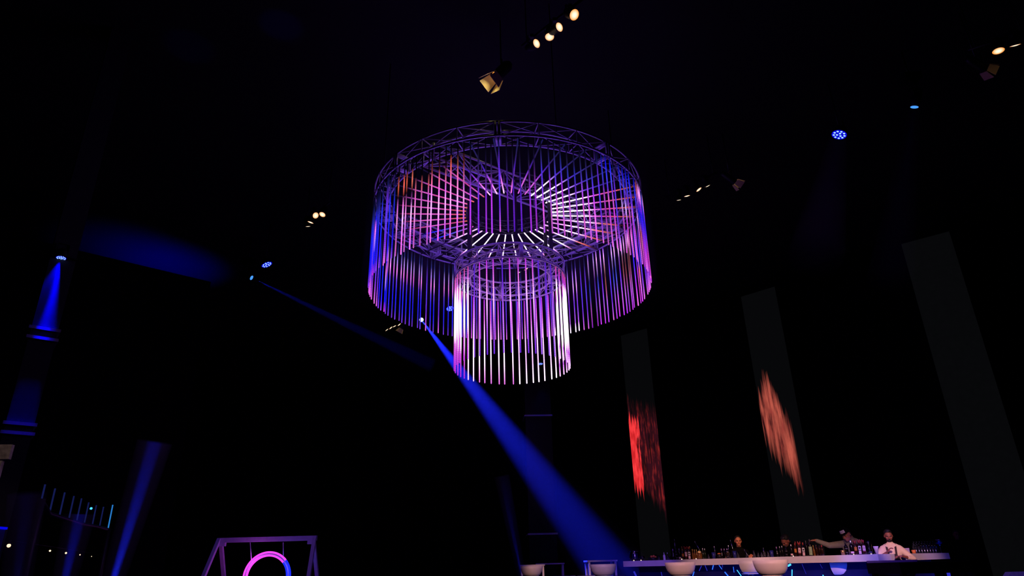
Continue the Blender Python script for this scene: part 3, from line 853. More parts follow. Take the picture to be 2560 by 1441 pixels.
def neon(q0, q1, z0, z1, mat, r=.012):
    r *= .6
    a = Vector((q0.x - BC.x, q0.y - BC.y, z0)); b = Vector((q1.x - BC.x, q1.y - BC.y, z1))
    mb = MB(); mb.tube([a, b], r, 8); mb.build('neon_tube', mat, bar)
def pz(px, py, q): return EYE + (EYE_H(px) - py) / ppm(q)
def EYE_H(px): return 1415.95 + (px - 1330) * (1389.55 - 1415.95) / 1050.0
for (x0, y0, x1, y1, mt, r) in ((1751, 1416, 1744, 1428, 'neon_dim', .014), (1781, 1414, 1777, 1425, 'neon_blue', .016), (1795, 1414, 1801, 1424, 'neon_blue', .012),
        (1838, 1426, 1850, 1447, 'neon_cyan', .013), (1807, 1431, 1818, 1447, 'neon_blue', .02), (1830, 1418, 1830, 1432, 'neon_blue', .010), (1854, 1429, 1856, 1434, 'neon_cyan', .014),
        (1760, 1414, 1764, 1428, 'neon_dim', .012), (1804, 1412, 1803, 1420, 'neon_dim', .009), (1649, 1431, 1651, 1445, 'neon_dim', .012), (1582, 1430, 1588, 1446, 'neon_dim', .035),
        (1907, 1435, 1901, 1445, 'neon_cyan', .014), (1946, 1432, 1941, 1447, 'neon_blue', .014), (1975, 1425, 1971, 1447, 'neon_cyan', .016), (2049, 1438, 2051, 1447, 'neon_cyan', .016),
        (2002, 1411, 2008, 1436, 'neon_dim', .007), (2047, 1411, 2051, 1422, 'neon_dim', .006), (1731, 1430, 1724, 1447, 'neon_blue', .016), (1736, 1412, 1734, 1420, 'neon_dim', .014)):
    q0, q1 = on_left(x0, FS - .03), on_left(x1, FS - .03)
    neon(q0, q1, pz(x0, y0, q0), pz(x1, y1, q1), M[mt], r)
q0, q1 = on_left(1966, .2), on_left(1974, .2)
neon(q0, q1, pz(1966, 1416, q0), pz(1974, 1412, q1), M['neon_cyan'], .03)
for (px, w_) in ((2360, .10), (2236, .12)):
    q = on_right(px, FS - .02) if px > 2230 else on_left(px, FS - .02)
    neon(q, q + dr * .02, .35, .86, M['neon_dim'], .07)  # wide glowing tubes added in place of blue light on the front panel
for k in range(7):
    q = on_left(1600 + 85 * k, FS - .26); d_ = bpy.data.lights.new('bar_glow', 'POINT')
    d_.energy = (.6, .8, 2)[k] if k < 3 else 5; d_.color = (.02, .06, 1); d_.shadow_soft_size = .03
    o = bpy.data.objects.new('bar_glow', d_); col.objects.link(o); o.location = (q.x, q.y, .62)
for px in (2245, 2360):
    q = on_right(px, FS - .12); point('bar_glow', (q.x, q.y, .55), 9, (.0, .03, 1), .04)

# ------------------------------------------------------------------ bar stools and high tables
M['stool_shell'] = surf('white_moulded_shell', (228, 222, 222), .5, noise=.04, scale=5)
M['cushion'] = surf('grey_cushion', (96, 94, 108), .8, noise=.1, scale=20)
def make_stool():
    t = thing('bar_stool', '', 'bar stool')
    mb = MB(); n = 28; prof = []
    zs = [(.165, .888), (.19, .885), (.235, .915), (.275, .98), (.298, 1.06), (.308, 1.13)]
    def ring(scale_in):
        return [(r - scale_in, z) for r, z in zs]
    # tub backrest: part of a bowl, open to the front (+Y)
    a0, a1 = R(180 - 12), R(360 + 12)
    out = zs; inn = [(r - .022, z) for r, z in zs]
    mb.lathe(out + list(reversed(inn)), n, None, True, a0, a1)
    mb.build('tub_back', M['stool_shell'], t)
    mb = MB(); mb.lathe([(.0005, .868), (.17, .868), (.19, .885), (.0005, .885)], 28); mb.build('seat_pan', M['stool_shell'], t)
    mb = MB(); mb.lathe([(.0005, .886), (.17, .886), (.195, .91), (.185, .935), (.0005, .94)], 28); mb.build('seat_cushion', M['cushion'], t)
    mb = MB(); mb.lathe([(.0005, .867), (.06, .867), (.06, .84), (.03, .83), (.03, .05), (.0005, .05)], 20); mb.build('gas_column', M['chrome'], t)
    mb = MB(); mb.tube([(.17 * math.cos(R(15 * k)), .17 * math.sin(R(15 * k)), .30) for k in range(24)], .011, 8, True); mb.tube([(-.17, 0, .30), (.17, 0, .30)], .009, 8); mb.build('foot_ring', M['chrome'], t)
    mb = MB(); mb.lathe([(.0005, .0), (.22, .0), (.22, .012), (.19, .022), (.05, .05), (.0005, .05)], 32); mb.build('base', M['chrome'], t)
    return t
proto = make_stool(); kids = list(proto.children); first = True
def stool(px, y, rot, label, dz=0.0):
    global first
    k = az(px)
    if first: o = proto; first = False
    else:
        o = proto.copy(); col.objects.link(o)
        for c_ in kids:
            cc = c_.copy(); col.objects.link(cc); cc.parent = o
    o.location = (k * y, y, 0); o.rotation_euler = (0, 0, R(rot)); o['label'] = label; o['group'] = 'white tub bar stools'
    return o
stool(1698, 14.6, 12, 'white tub-backed bar stool in front of the bar, below the leftmost bottles')
stool(1923, 12.9, 10, 'white tub-backed bar stool with the brightest shell, before the middle of the bar')
o_ = stool(2094, 14.35, 45, 'white tub-backed bar stool tucked under the counter below the person in the cap'); o_.scale = (1.0, 1.0, .93)
stool(1871, 15.2, 40, 'white tub-backed bar stool half hidden behind the brightest stool')
stool(1506, 17.0, 6, 'white tub-backed bar stool at the high table left of the bar')
stool(1328, 19.6, 0, 'farthest white tub-backed bar stool, left of the other stools')
o_ = stool(2222, 9.6, 18, 'white tub-backed bar stool in deep blue shade behind the black table'); o_.scale = (1.05, 1.05, .965)
def high_table(px, y, w, d_, h, label, rot=0, mat='white_paint', thick=.035):
    k = az(px)
    t = thing('high_table', label, 'table', (k * y, y, 0), R(rot), 'high tables')
    mb = MB(); mb.box((0, 0, h - thick / 2), (w, d_, thick)); mb.build('tabletop', M[mat], t)
    for sx in (-1, 1):
        for sy in (-1, 1):
            mb = MB(); mb.box((sx * (w / 2 - .05), sy * (d_ / 2 - .05), (h - thick) / 2), (.05, .05, h - thick)); mb.build('leg', M['black_metal'] if mat == 'black_top' else M[mat], t)
    mb = MB()
    for sy in (-1, 1): mb.box((0, sy * (d_ / 2 - .05), .28), (w - .14, .03, .03))
    mb.build('foot_rail', M['black_metal'], t)
    return t
M['black_top'] = surf('black_laminate', (8, 8, 9), .5, noise=.1, scale=10)
high_table(1330, 20.6, .70, .6, 1.165, 'white high table with a bright edge, leftmost of the high tables')
high_table(1374, 21.4, .84, .5, 1.195, 'white high table in shade behind the leftmost high table')
high_table(1500, 18.3, .76, .6, 1.225, 'white high table beside the left end of the bar', 4)
high_table(2300, 8.3, .95, .62, 1.07, 'black high table standing in front of the right corner of the bar', 6, 'black_top', .115)

# low lounge chairs peeking over the lower frame edge
M['lounge'] = surf('grey_lounge_fabric', (150, 146, 160), .85, noise=.12, scale=25)
def lounge_chair(px, y, w, h, label):
    k = az(px)
    t = thing('lounge_chair', label, 'armchair', (k * y, y, 0), R(2), 'lounge chairs at the lower frame edge')
    mb = MB(); b = .06
    prof = [(-w / 2, .42), (-w / 2, h - b), (-w / 2 + b, h), (w / 2 - b, h), (w / 2, h - b), (w / 2, .42)]
    n = len(prof)
    mb.add([(x, -.30, z) for x, z in prof] + [(x, -.18, z) for x, z in prof], [tuple(range(n)), tuple(reversed([n + i for i in range(n)]))] + [(i, n + i, n + (i + 1) % n, (i + 1) % n) for i in range(n)])
    mb.build('backrest', M['lounge'], t)
    mb = MB(); mb.box((0, .02, .40), (w, .56, .14)); mb.build('seat', M['lounge'], t)
    for sx in (-1, 1):
        for sy in (-1, 1):
            mb = MB(); mb.tube([(sx * (w / 2 - .05), .02 + sy * .22, .33), (sx * (w / 2 - .02), .02 + sy * .25, 0)], [.02, .014], 8); mb.build('leg', M['black_metal'], t)
lounge_chair(1406, 17.2, .62, .905, 'grey lounge chair back below the two leftmost high tables')
lounge_chair(1459, 16.6, .50, .905, 'grey lounge chair back left of the stool at the bar end table')
lounge_chair(2506, 11.0, .42, .885, 'lounge chair back lit violet, cut by the right frame edge')
lounge_chair(1537, 15.6, .36, .90, 'small pale lounge chair back below the left end of the bar')

# ------------------------------------------------------------------ things on the bar
M['glass'] = glass('clear_glass'); M['dark_glass'] = surf('dark_bottle_glass', (13, 8, 9), .12, noise=.2, scale=20, spec=.6)
M['brown_glass'] = surf('brown_bottle_glass', (42, 20, 12), .12, noise=.25, scale=20, spec=.6)
M['amber'] = surf('amber_glass', (120, 76, 30), .15, noise=.3, scale=30, spec=.6)
M['green_glass'] = surf('green_bottle_glass', (24, 34, 20), .12, noise=.3, scale=20, spec=.6)
M['blue_cup'] = surf('blue_plastic', (36, 40, 120), .35, noise=.12, scale=20)
M['red_cap'] = surf('red_foil_cap', (150, 32, 34), .35, noise=.12, scale=40); M['dark_cap'] = surf('black_cap', (22, 20, 24), .4, noise=.1, scale=30)
M['silver_cap'] = surf('silver_cap', (190, 188, 196), .25, .8, noise=.06, scale=30); M['gold_cap'] = surf('gold_cap', (190, 150, 80), .3, .7, noise=.1, scale=30)
M['purple_cap'] = surf('violet_cap', (150, 110, 170), .35, noise=.1, scale=30)
M['label_pink'] = surf('pale_pink_label', (235, 196, 200), .7, noise=.05, scale=30); M['label_white'] = surf('white_label', (236, 230, 228), .7, noise=.05, scale=30)
M['label_orange'] = surf('orange_label', (196, 118, 40), .7, noise=.15, scale=40); M['label_green'] = surf('pale_green_label', (150, 178, 130), .7, noise=.3, scale=40)
M['label_grey'] = surf('grey_lettering', (120, 116, 122), .7, noise=.3, scale=60); M['ink'] = surf('dark_ink', (30, 18, 30), .7, noise=.2, scale=60)
M['maroon'] = surf('maroon_band', (110, 26, 36), .7, noise=.2, scale=60)
PROF = {   # radius and height fractions
 'wine': [(.0, 0), (.98, 0), (1, .02), (1, .60), (.92, .68), (.40, .78), (.36, .82), (.36, .97), (.40, .975), (.40, 1), (0, 1)],
 'spirit': [(.0, 0), (.98, 0), (1, .02), (1, .66), (.85, .74), (.42, .80), (.40, .84), (.40, .98), (.44, .985), (.44, 1), (0, 1)],
 'slim': [(.0, 0), (.95, 0), (1, .03), (1, .52), (.8, .62), (.45, .74), (.40, .80), (.40, .98), (0, 1)],
 'small': [(.0, 0), (.95, 0), (1, .04), (1, .58), (.7, .70), (.42, .76), (.42, .98), (0, 1)],
 'round': [(.0, 0), (.6, 0), (.9, .10), (1, .30), (.9, .52), (.5, .66), (.30, .72), (.30, .96), (.36, .97), (.36, 1), (0, 1)],
 'squeeze': [(.0, 0), (.95, 0), (1, .03), (1, .52), (.88, .62), (.42, .68), (.30, .74), (.10, 1), (0, 1)]}
def arc_label(mb, r, z0, z1, half, n=8, r2=None):
    """band of paper wrapped round the front of a bottle (front is -Y)"""
    vs_ = []
    for k in range(n + 1):
        a = -math.pi / 2 - half + 2 * half * k / n
        vs_ += [(r * math.cos(a), r * math.sin(a), z0), (r * math.cos(a), r * math.sin(a), z1)]
    mb.add(vs_, [(2 * k, 2 * k + 2, 2 * k + 3, 2 * k + 1) for k in range(n)], True)
def bottle(q, h, r, kind, mat, cap, labels, text, lean=0.0, group='bottles on the bar', capz=.84):
    t = thing('bottle', text, 'bottle', (q.x, q.y, BZ), math.atan2(q.x, -q.y) + math.pi, group)
    # local -Y must look back at the hall
    t.rotation_euler = (R(0), lean, -math.atan2(q.x, q.y))
    mb = MB(); mb.lathe([(max(.0004, a * r), b * h) for a, b in PROF[kind]], 18); mb.build('body', mat, t)
    if cap:
        mb = MB(); cr = {'wine': .44, 'spirit': .48, 'slim': .46, 'small': .47, 'round': .40, 'squeeze': .3}[kind] * r
        mb.lathe([(cr * .98, capz * h), (cr, capz * h + .002), (cr, h + .003), (cr * .9, h + .006), (.0004, h + .006)], 14); mb.build('cap', M[cap], t)
    for (z0, z1, mt, half, mark) in labels:
        mb = MB(); arc_label(mb, r * 1.012, z0 * h, z1 * h, half); lo = mb.build('label', M[mt], t)
        if mark == 'crest':
            mb = MB(); n = 14; rr = r * .62; zc = (z0 + z1) / 2 * h
            mb.add([(rr * .82 * math.cos(2 * math.pi * k / n), -r * 1.03, zc + rr * math.sin(2 * math.pi * k / n)) for k in range(n)], [tuple(range(n))]); mb.build('emblem', M['ink'], lo)
        elif mark == 'stroke':
            zc = (z0 + z1) / 2 * h
            mb = MB(); mb.box((0, -r * 1.03, zc), (r * .22, .002, (z1 - z0) * h * .28)); mb.box((r * .08, -r * 1.03, zc + (z1 - z0) * h * .1), (r * .3, .002, (z1 - z0) * h * .07)); mb.build('emblem', M['ink'], lo)
    return t
def put(px, off, dy=0): return on_left(px, off)
def hgt(px_h, q): return px_h / ppm(q)
PINKT = [(.26, .62, 'label_pink', .85, 'stroke'), (.17, .24, 'maroon', .85, None)]
CREST = [(.34, .62, 'label_white', .85, 'crest'), (.05, .30, 'label_pink', .8, None)]
ORNG = [(.30, .58, 'label_orange', .85, None)]
BLK = [(.46, .50, 'label_grey', .7, None), (.18, .21, 'label_grey', .6, None)]
PNKLOW = [(.10, .24, 'label_pink', .8, None)]
B = bottle
def bt(px, hp, rp, off, kind, mat, cap, labels, text, lean=0.0, capz=.84):
    q = on_left(px, off); s = ppm(q); return B(q, hp / s, rp / s * .78, kind, M[mat], cap, labels, text, lean, capz=capz)
# leftmost cluster
bt(1661, 20, 4.2, .14, 'squeeze', 'white_paint', None, [], 'white squeeze bottle with a pointed nozzle near the left end of the bar')
bt(1669, 18, 3.0, .30, 'small', 'dark_glass', 'silver_cap', [], 'small dark silver-capped bottle right of the white squeeze bottle')
bt(1677, 16, 2.6, .34, 'small', 'dark_glass', 'dark_cap', [], 'tiny black bottle second right of the white squeeze bottle')
bt(1684, 27, 4.6, .18, 'spirit', 'dark_glass', 'purple_cap', [(.30, .62, 'label_grey', .35, None)], 'dark bottle with violet cap, left end of the first bottle cluster')
bt(1692, 28, 5.4, .20, 'wine', 'dark_glass', 'dark_cap', BLK, 'black bottle with thin grey lettering in the first bottle cluster')
bt(1700, 27, 5.0, .18, 'spirit', 'dark_glass', 'silver_cap', PNKLOW, 'black bottle with a low pink strip label in the first bottle cluster')
bt(1708, 26, 4.4, .16, 'spirit', 'brown_glass', 'gold_cap', ORNG, 'brown bottle with an orange label in the first bottle cluster')
bt(1716, 31, 4.6, .16, 'wine', 'brown_glass', 'red_cap', PINKT, 'red-capped bottle with a tall pink label in the first bottle cluster')
bt(1724, 31, 4.8, .17, 'wine', 'dark_glass', 'red_cap', CREST, 'red-capped bottle with a round crest label in the first bottle cluster')
for i, px in enumerate((1707, 1713, 1720, 1727)):
    bt(px, 33, 3.8, .36, 'wine', 'brown_glass', ('gold_cap', 'red_cap', 'red_cap', 'gold_cap')[i], [], ('back-row bottle with gold cap, left end of the first bottle cluster', 'back-row bottle with red cap, left one of two in the first bottle cluster', 'back-row bottle with red cap, right one of two in the first bottle cluster', 'back-row bottle with gold cap, right end of the first bottle cluster')[i])
bt(1733, 25, 3.4, .22, 'slim', 'amber', 'gold_cap', [], 'slim amber bottle, left one of three right of the crest bottle')
bt(1738, 24, 3.4, .26, 'slim', 'amber', 'gold_cap', [], 'slim amber bottle, middle one of three right of the crest bottle')
bt(1743, 24, 3.4, .22, 'slim', 'amber', 'gold_cap', [], 'slim amber bottle, right one of three right of the crest bottle')
bt(1759, 27, 4.4, .22, 'slim', 'green_glass', 'silver_cap', [], 'green slim bottle, left one of the pair by the amber jar')
bt(1764, 26, 4.0, .28, 'slim', 'green_glass', 'silver_cap', [], 'green slim bottle, right one of the pair by the amber jar')
for i, px in enumerate((1806, 1813, 1820)):
    bt(px, 24, 3.8, .30 + .03 * i, 'small', 'dark_glass', 'purple_cap', [(.30, .55, 'label_grey', .4, None)] if i == 0 else [], 'dark violet-capped bottle, ' + ('left', 'middle', 'right')[i] + ' of three behind the glass bowl')
for i, px in enumerate((1945, 1953, 1959)):
    bt(px, 25 + i, 3.8, .24, 'small', 'dark_glass', ('purple_cap', 'silver_cap', 'silver_cap')[i], [(.28, .42, 'label_grey', .5, None)] if i == 0 else [], 'small dark bottle, ' + ('left', 'middle', 'right')[i] + ' of three before the stooping person')
# second cluster
bt(1968, 29, 5.2, .18, 'wine', 'dark_glass', 'dark_cap', BLK, 'black bottle with thin grey lettering in the middle bottle cluster', .05)
bt(1981, 30, 5.4, .18, 'spirit', 'dark_glass', 'silver_cap', PNKLOW, 'black bottle with a low pink strip label in the middle bottle cluster', .05)
bt(1991, 33, 4.8, .16, 'wine', 'brown_glass', 'red_cap', ORNG, 'red-capped bottle with an orange label in the middle bottle cluster', .06)
bt(2001, 34, 5.4, .16, 'wine', 'brown_glass', 'red_cap', PINKT, 'red-capped bottle with a tall pink label in the middle bottle cluster', .07)
bt(2011, 34, 5.2, .16, 'wine', 'dark_glass', 'red_cap', CREST, 'red-capped bottle with a round crest label in the middle bottle cluster', .06)
for i, px in enumerate((1993, 1999, 2005)):
    bt(px, 37, 4.0, .38, 'wine', 'brown_glass', 'red_cap', [], 'back-row red-capped bottle, ' + ('left', 'middle', 'right')[i] + ' of three in the middle bottle cluster', .04)
bt(2021, 39, 6.2, .26, 'spirit', 'dark_glass', 'dark_cap', [], 'tall black bottle left of the green-labelled bottle')
bt(2029, 42, 7.2, .17, 'spirit', 'dark_glass', 'dark_cap', [(.06, .56, 'label_green', .8, None)], 'tall black bottle with a big pale green label', .05)
bt(2038, 26, 3.6, .20, 'slim', 'amber', 'gold_cap', [], 'slim amber bottle right of the green-labelled bottle')
bt(2045, 30, 5.0, .24, 'spirit', 'brown_glass', None, [], 'stout brown bottle below the outstretched hand of the person in the cap')
bt(2053, 27, 4.4, .28, 'spirit', 'brown_glass', None, [], 'brown bottle second right of the slim amber bottle')
bt(2059, 26, 4.8, .20, 'spirit', 'brown_glass', 'red_cap', [], 'brown red-capped bottle below the forearm of the person in the cap')
# third cluster
bt(2120, 33, 6.4, .19, 'wine', 'dark_glass', 'dark_cap', BLK, 'black bottle with thin grey lettering in the right-hand bottle cluster')
bt(2134, 35, 7.0, .17, 'spirit', 'dark_glass', 'silver_cap', PNKLOW, 'black bottle with a low pink strip label in the right-hand bottle cluster')
bt(2143, 34, 5.4, .16, 'wine', 'brown_glass', 'red_cap', ORNG, 'red-capped bottle with an orange label in the right-hand bottle cluster', .05)
bt(2153, 35, 5.6, .16, 'wine', 'dark_glass', 'red_cap', CREST, 'red-capped bottle with a round crest label in the right-hand bottle cluster', .06)
bt(2164, 36, 6.0, .16, 'wine', 'brown_glass', 'red_cap', PINKT, 'red-capped bottle with a tall pink label in the right-hand bottle cluster', .06)
for i, px in enumerate((2140, 2146, 2151, 2157, 2162)):
    bt(px, 38, 4.2, .38, 'wine', 'brown_glass', 'red_cap', [], 'back-row red-capped bottle, ' + ('leftmost', 'second', 'middle', 'fourth', 'rightmost')[i] + ' of five in the right-hand bottle cluster', .03)

def lathe_thing(name, label, cat, px, off, prof_px, mat, group=None, part='body', q=None, n=20, z=None):
    q = q or on_left(px, off); s = ppm(q)
    t = thing(name, label, cat, (q.x, q.y, BZ if z is None else z), 0, group)
    mb = MB(); mb.lathe([(max(.0004, a / s), b / s) for a, b in prof_px], n); mb.build(part, M[mat], t)
    return t, q, s
def tumbler(px, h, r, off, label, mat='glass', group='glasses on the bar', q=None):
    return lathe_thing('glass', label, 'glass', px, off, [(.01, .3), (r * .8, .3), (r * .82, .1), (r, h), (r * .93, h), (r * .76, 1.2), (.01, 1.2)], mat, group, 'bowl', q)
# punch bowl and ice bucket on the left end
t, q, s = lathe_thing('punch_bowl', 'big clear glass drinks jar tinged violet, on the left end of the bar', 'jar', 1587, .36, [(.02, .2), (12, .2), (15, 2.2), (15.5, 8), (14, 20), (12, 24), (12.4, 25.5), (11.6, 25.5), (13.2, 20), (14.7, 8), (14, 3), (.02, 2.6)], 'glass')
mb = MB(); mb.lathe([(.0004, 3 / s), (13.6 / s, 3 / s), (13.9 / s, 8 / s), (12.6 / s, 19 / s), (.0004, 19 / s)], 24)
M['violet_drink'] = surf('violet_drink', (66, 58, 150), .2, noise=.35, scale=9); mb.build('drink', M['violet_drink'], t)
lathe_thing('ice_bucket', 'smaller clear glass ice bucket right of the violet drinks jar', 'bucket', 1606, .2, [(.02, .2), (5.6, .2), (7.4, 12), (6.9, 12), (5.2, 1), (.02, 1)], 'glass')
t, q, s = lathe_thing('fruit_tray', 'low dark tray of orange fruit near the left end of the bar', 'tray', 1632, .25, [(.02, .2), (12, .2), (13, 7), (12.4, 7), (11.6, 1), (.02, 1)], 'black_metal')
M['orange_peel'] = surf('orange_peel', (214, 118, 56), .5, noise=.2, scale=60)
for i, (dx, dz, rr) in enumerate(((-4.2, 9.5, 3.4), (2.2, 10, 3.6), (7, 8.4, 2.6))):
    mb = MB(); mb.ball((0, 0, 0), rr / s, 14, 10); o = mb.build('orange', M['orange_peel'], None, (q.x + dx / s * .95, q.y - dx / s * .3 - .03, BZ + dz / s))
    tag(o, ('left orange', 'middle orange', 'small right orange')[i] + ' in the fruit tray on the bar', 'fruit', 'oranges in the fruit tray')
t, q, s = lathe_thing('amber_jar', 'round amber glass jar with a pale lemon wedge on its rim', 'jar', 1750, .2, [(.02, .2), (5, .2), (7.2, 4), (7.4, 10), (5.6, 15), (5.1, 15), (6.8, 10), (6.6, 4), (.02, 1)], 'amber')
mb = MB(); mb.lathe([(.0004, 0), (5 / s, 1.5 / s), (4 / s, 5 / s), (.0004, 6.5 / s)], 14, None, True, 0, math.pi); M['lemon'] = surf('pale_lemon', (238, 214, 160), .6, noise=.1, scale=40)
o = mb.build('lemon_wedge', M['lemon'], None, (q.x, q.y, BZ + 15.2 / s)); tag(o, 'pale lemon wedge on the round amber jar', 'fruit')
for px, h, lb in ((1785, 16, 'blue plastic cup left of the orange garnish'), (1838, 18, 'blue plastic cup right of the glass bowl'), (1931, 17, 'blue plastic cup before the stooping person')):
    lathe_thing('plastic_cup', lb, 'cup', px, .2, [(.02, .2), (3.8, .2), (5.4, h), (4.9, h), (3.5, 1), (.02, 1)], 'blue_cup', 'blue cups on the bar')
t, q, s = lathe_thing('garnish_pot', 'black pot holding orange garnish, left of the violet-capped bottles', 'pot', 1799, .2, [(.02, .2), (5.4, .2), (6.2, 11), (5.7, 11), (5.2, 1), (.02, 1)], 'black_metal')
mb = MB(); mb.ball((0, 0, 0), (4.6 / s, 2.5 / s, 2.2 / s)); o = mb.build('garnish', M['orange_peel'], None, (q.x, q.y, BZ + 12 / s)); tag(o, 'orange garnish heaped in the black pot on the bar', 'fruit')
t, q, s = lathe_thing('glass_bowl', 'cut glass bowl with amber glints, left of the bartender with the cropped hair', 'bowl', 1821, .18, [(.02, .2), (5, .2), (8, 6), (9, 14), (8.4, 21), (7.9, 21), (8.4, 14), (7.4, 6), (.02, 1.5)], 'glass')
for k in range(26):
    a = rnd.uniform(0, 6.28); rr = rnd.uniform(.2, .9) * 7.0 / s; zz = rnd.uniform(3, 17) / s
    mb = MB() if k == 0 else mb; mb.box((rr * math.cos(a), rr * math.sin(a), zz), (2.2 / s, 2.2 / s, 2.2 / s), Matrix.Rotation(rnd.uniform(0, 3), 3, Vector((1, .4, .7)).normalized()))
M['ice'] = surf('amber_lit_ice', (196, 150, 104), .12, noise=.3, scale=40)
o = mb.build('ice_cubes', M['ice'], None, (q.x, q.y, BZ)); tag(o, 'crushed ice heaped in the cut glass bowl', 'ice', None, 'stuff')
GL = ((1640, 15, 3, .45), (1647, 13, 3, .5), (1670, 8, 4.6, .12), (1772, 13, 3.4, .35), (1846, 17, 3.6, .3), (1868, 14, 4.2, .3), (1887, 19, 4.4, .24), (1897, 15, 4.2, .34), (1906, 14, 4.4, .22), (1914, 17, 4.2, .32), (1922, 15, 4.2, .24))
NAMES = ('first empty tumbler left of the white squeeze bottle', 'second empty tumbler left of the white squeeze bottle', 'low clear bowl glass between squeeze bottle and first bottle cluster', 'lone tumbler between amber jar and blue cup', 'clear tumbler touching the blue cup by the bartender', 'clear tumbler in front of the bartender with the cropped hair', 'tall clear glass, leftmost of the row right of the bartender', 'second glass of the row right of the bartender', 'middle glass of the row right of the bartender', 'fourth glass of the row right of the bartender', 'rightmost glass of the row, beside the blue cup')
for (px, h, r, off), lb in zip(GL, NAMES): tumbler(px, h, r, off, lb)
def bar_spoon(x0, y0, x1, y1, off, label, knob=1.3):
    q = on_left(x0, off); q1 = on_left(x1, off); s = ppm(q)
    t = thing('bar_spoon', label, 'bar tool', (q.x, q.y, BZ), 0, 'long bar tools standing on the bar')
    a = Vector((0, 0, pz(x0, y0, q) - BZ)); b = Vector((q1.x - q.x, q1.y - q.y, pz(x1, y1, q1) - BZ))
    mb = MB(); mb.tube([a, b], .006, 8); mb.build('shaft', M['chrome'], t)
    mb = MB(); mb.ball(b, (knob / s, knob / s, knob * 1.7 / s)); mb.build('knob', M['chrome'], t)
bar_spoon(1690, 1392, 1691, 1350, .3, 'upright thin bar spoon rising above the first bottle cluster')
bar_spoon(1758, 1390, 1742, 1355, .3, 'slanting bar spoon above the amber jar')
bar_spoon(1790, 1390, 1789, 1368, .26, 'short bright bar spoon beside the left blue cup', 1.8)
bar_spoon(1838, 1390, 1832, 1352, .3, 'bar spoon rising beside the face of the bartender with cropped hair', 1.4)
bar_spoon(1823, 1390, 1825, 1366, .3, 'bar spoon with round knob standing in the glass bowl', 1.6)
bar_spoon(1872, 1391, 1864, 1376, .2, 'bright tongs leaning in front of the bartender with cropped hair', 1.4)
bar_spoon(1911, 1391, 1912, 1372, .28, 'bar spoon standing in the glasses right of the bartender')
# gold cup, decanter, tealights
t, q, s = lathe_thing('shaker_cup', 'hammered gold cup below the hand of the person in the cap', 'cup', 2110, .14, [(.02, .2), (4.6, .2), (5.6, 12), (5, 12.5), (4.2, 1), (.02, 1)], 'gold_cap')
t, q, s = lathe_thing('decanter', 'round dark glass decanter right of the right-hand bottle cluster', 'decanter', 2178, .22, [(.02, .2), (5.5, .2), (7, 8), (6.8, 20), (7.4, 29), (6.6, 33), (5.6, 33), (6.8, 28), (6.2, 20), (6.4, 8), (.02, 1)], 'glass')
M['candle'] = emit('candle_glow', (255, 190, 110), 1.6); M['wax'] = emit('lit_wax', (255, 232, 225), 1.2)
for i, (px, off) in enumerate(((1584, .05), (1602, .05), (1704, .04), (1740, .04), (1984, .03), (2136, .03), (2180, .03))):
    q = on_left(px, off); s = ppm(q)
    t = thing('tealight', 'tiny lit tealight at the front edge of the bar, ' + ('below the violet drinks jar', 'below the glass ice bucket', 'below the first orange-labelled bottle', 'below the slim amber bottles', 'below the middle bottle cluster', 'below the right-hand bottle cluster', 'below the round decanter')[i], 'candle', (q.x, q.y, BZ), 0, 'tealights on the bar')
    mb = MB(); mb.lathe([(.0004, 0), (1.5 / s, 0), (1.6 / s, 1.6 / s), (.0004, 1.6 / s)], 12); mb.build('cup', M['wax'], t)
    mb = MB(); mb.lathe([(.0004, 1.4 / s), (.5 / s, 2 / s), (.0004, 3.4 / s)], 8); mb.build('flame', M['candle'], t)
q = on_left(2182, .2); s = ppm(q)
t = thing('candle_glass', 'small glowing candle glass right of the decanter', 'candle', (q.x + .06, q.y, BZ))
mb = MB(); mb.lathe([(.0004, .2 / s), (2.2 / s, .2 / s), (2.6 / s, 7 / s), (2.2 / s, 7 / s), (1.9 / s, 1 / s), (.0004, 1 / s)], 12); mb.build('holder', M['glass'], t)
mb = MB(); mb.lathe([(.0004, 1.2 / s), (1.3 / s, 2.5 / s), (1.2 / s, 5 / s), (.0004, 6.5 / s)], 10); mb.build('flame', M['candle'], t)
# menu holder, napkin box, orange cup
def upright_card(px, off, wpx0, wpx1, hpx, label, mat, cat, name, on=on_left):
    q = on(px, off); s = ppm(q); w0, w1, h = wpx0 / s * .9, wpx1 / s * .9, hpx / s
    t = thing(name, label, cat, (q.x, q.y, BZ), -math.atan2(q.x, q.y))
    mb = MB(); d_ = .05
    vs_ = [(-w0 / 2, -d_, 0), (w0 / 2, -d_, 0), (w0 / 2, d_, 0), (-w0 / 2, d_, 0), (-w1 / 2, -d_ * .9, h), (w1 / 2, -d_ * .9, h), (w1 / 2, d_ * .9, h), (-w1 / 2, d_ * .9, h)]
    mb.add(vs_, [(0, 3, 2, 1), (4, 5, 6, 7), (0, 1, 5, 4), (1, 2, 6, 5), (2, 3, 7, 6), (3, 0, 4, 7)]); mb.build('box', M[mat], t)
    return t
M['paper'] = surf('cream_paper', (228, 204, 176), .8, noise=.05, scale=20); M['violet_box'] = surf('grey_violet_box', (150, 130, 180), .6, noise=.05, scale=20)
t, q, s = lathe_thing('paper_cup', 'cream paper cup flaring upward at the elbow of the person in the cream shirt', 'cup', 2195, .14, [(.02, .2), (2.6, .2), (6.8, 20), (6.3, 20), (2.2, 1), (.02, 1)], 'paper')
upright_card(2268, .12, 20, 22, 14, 'pale violet napkin box in front of the person in the cream shirt', 'violet_box', 'box', 'napkin_box', on_right)
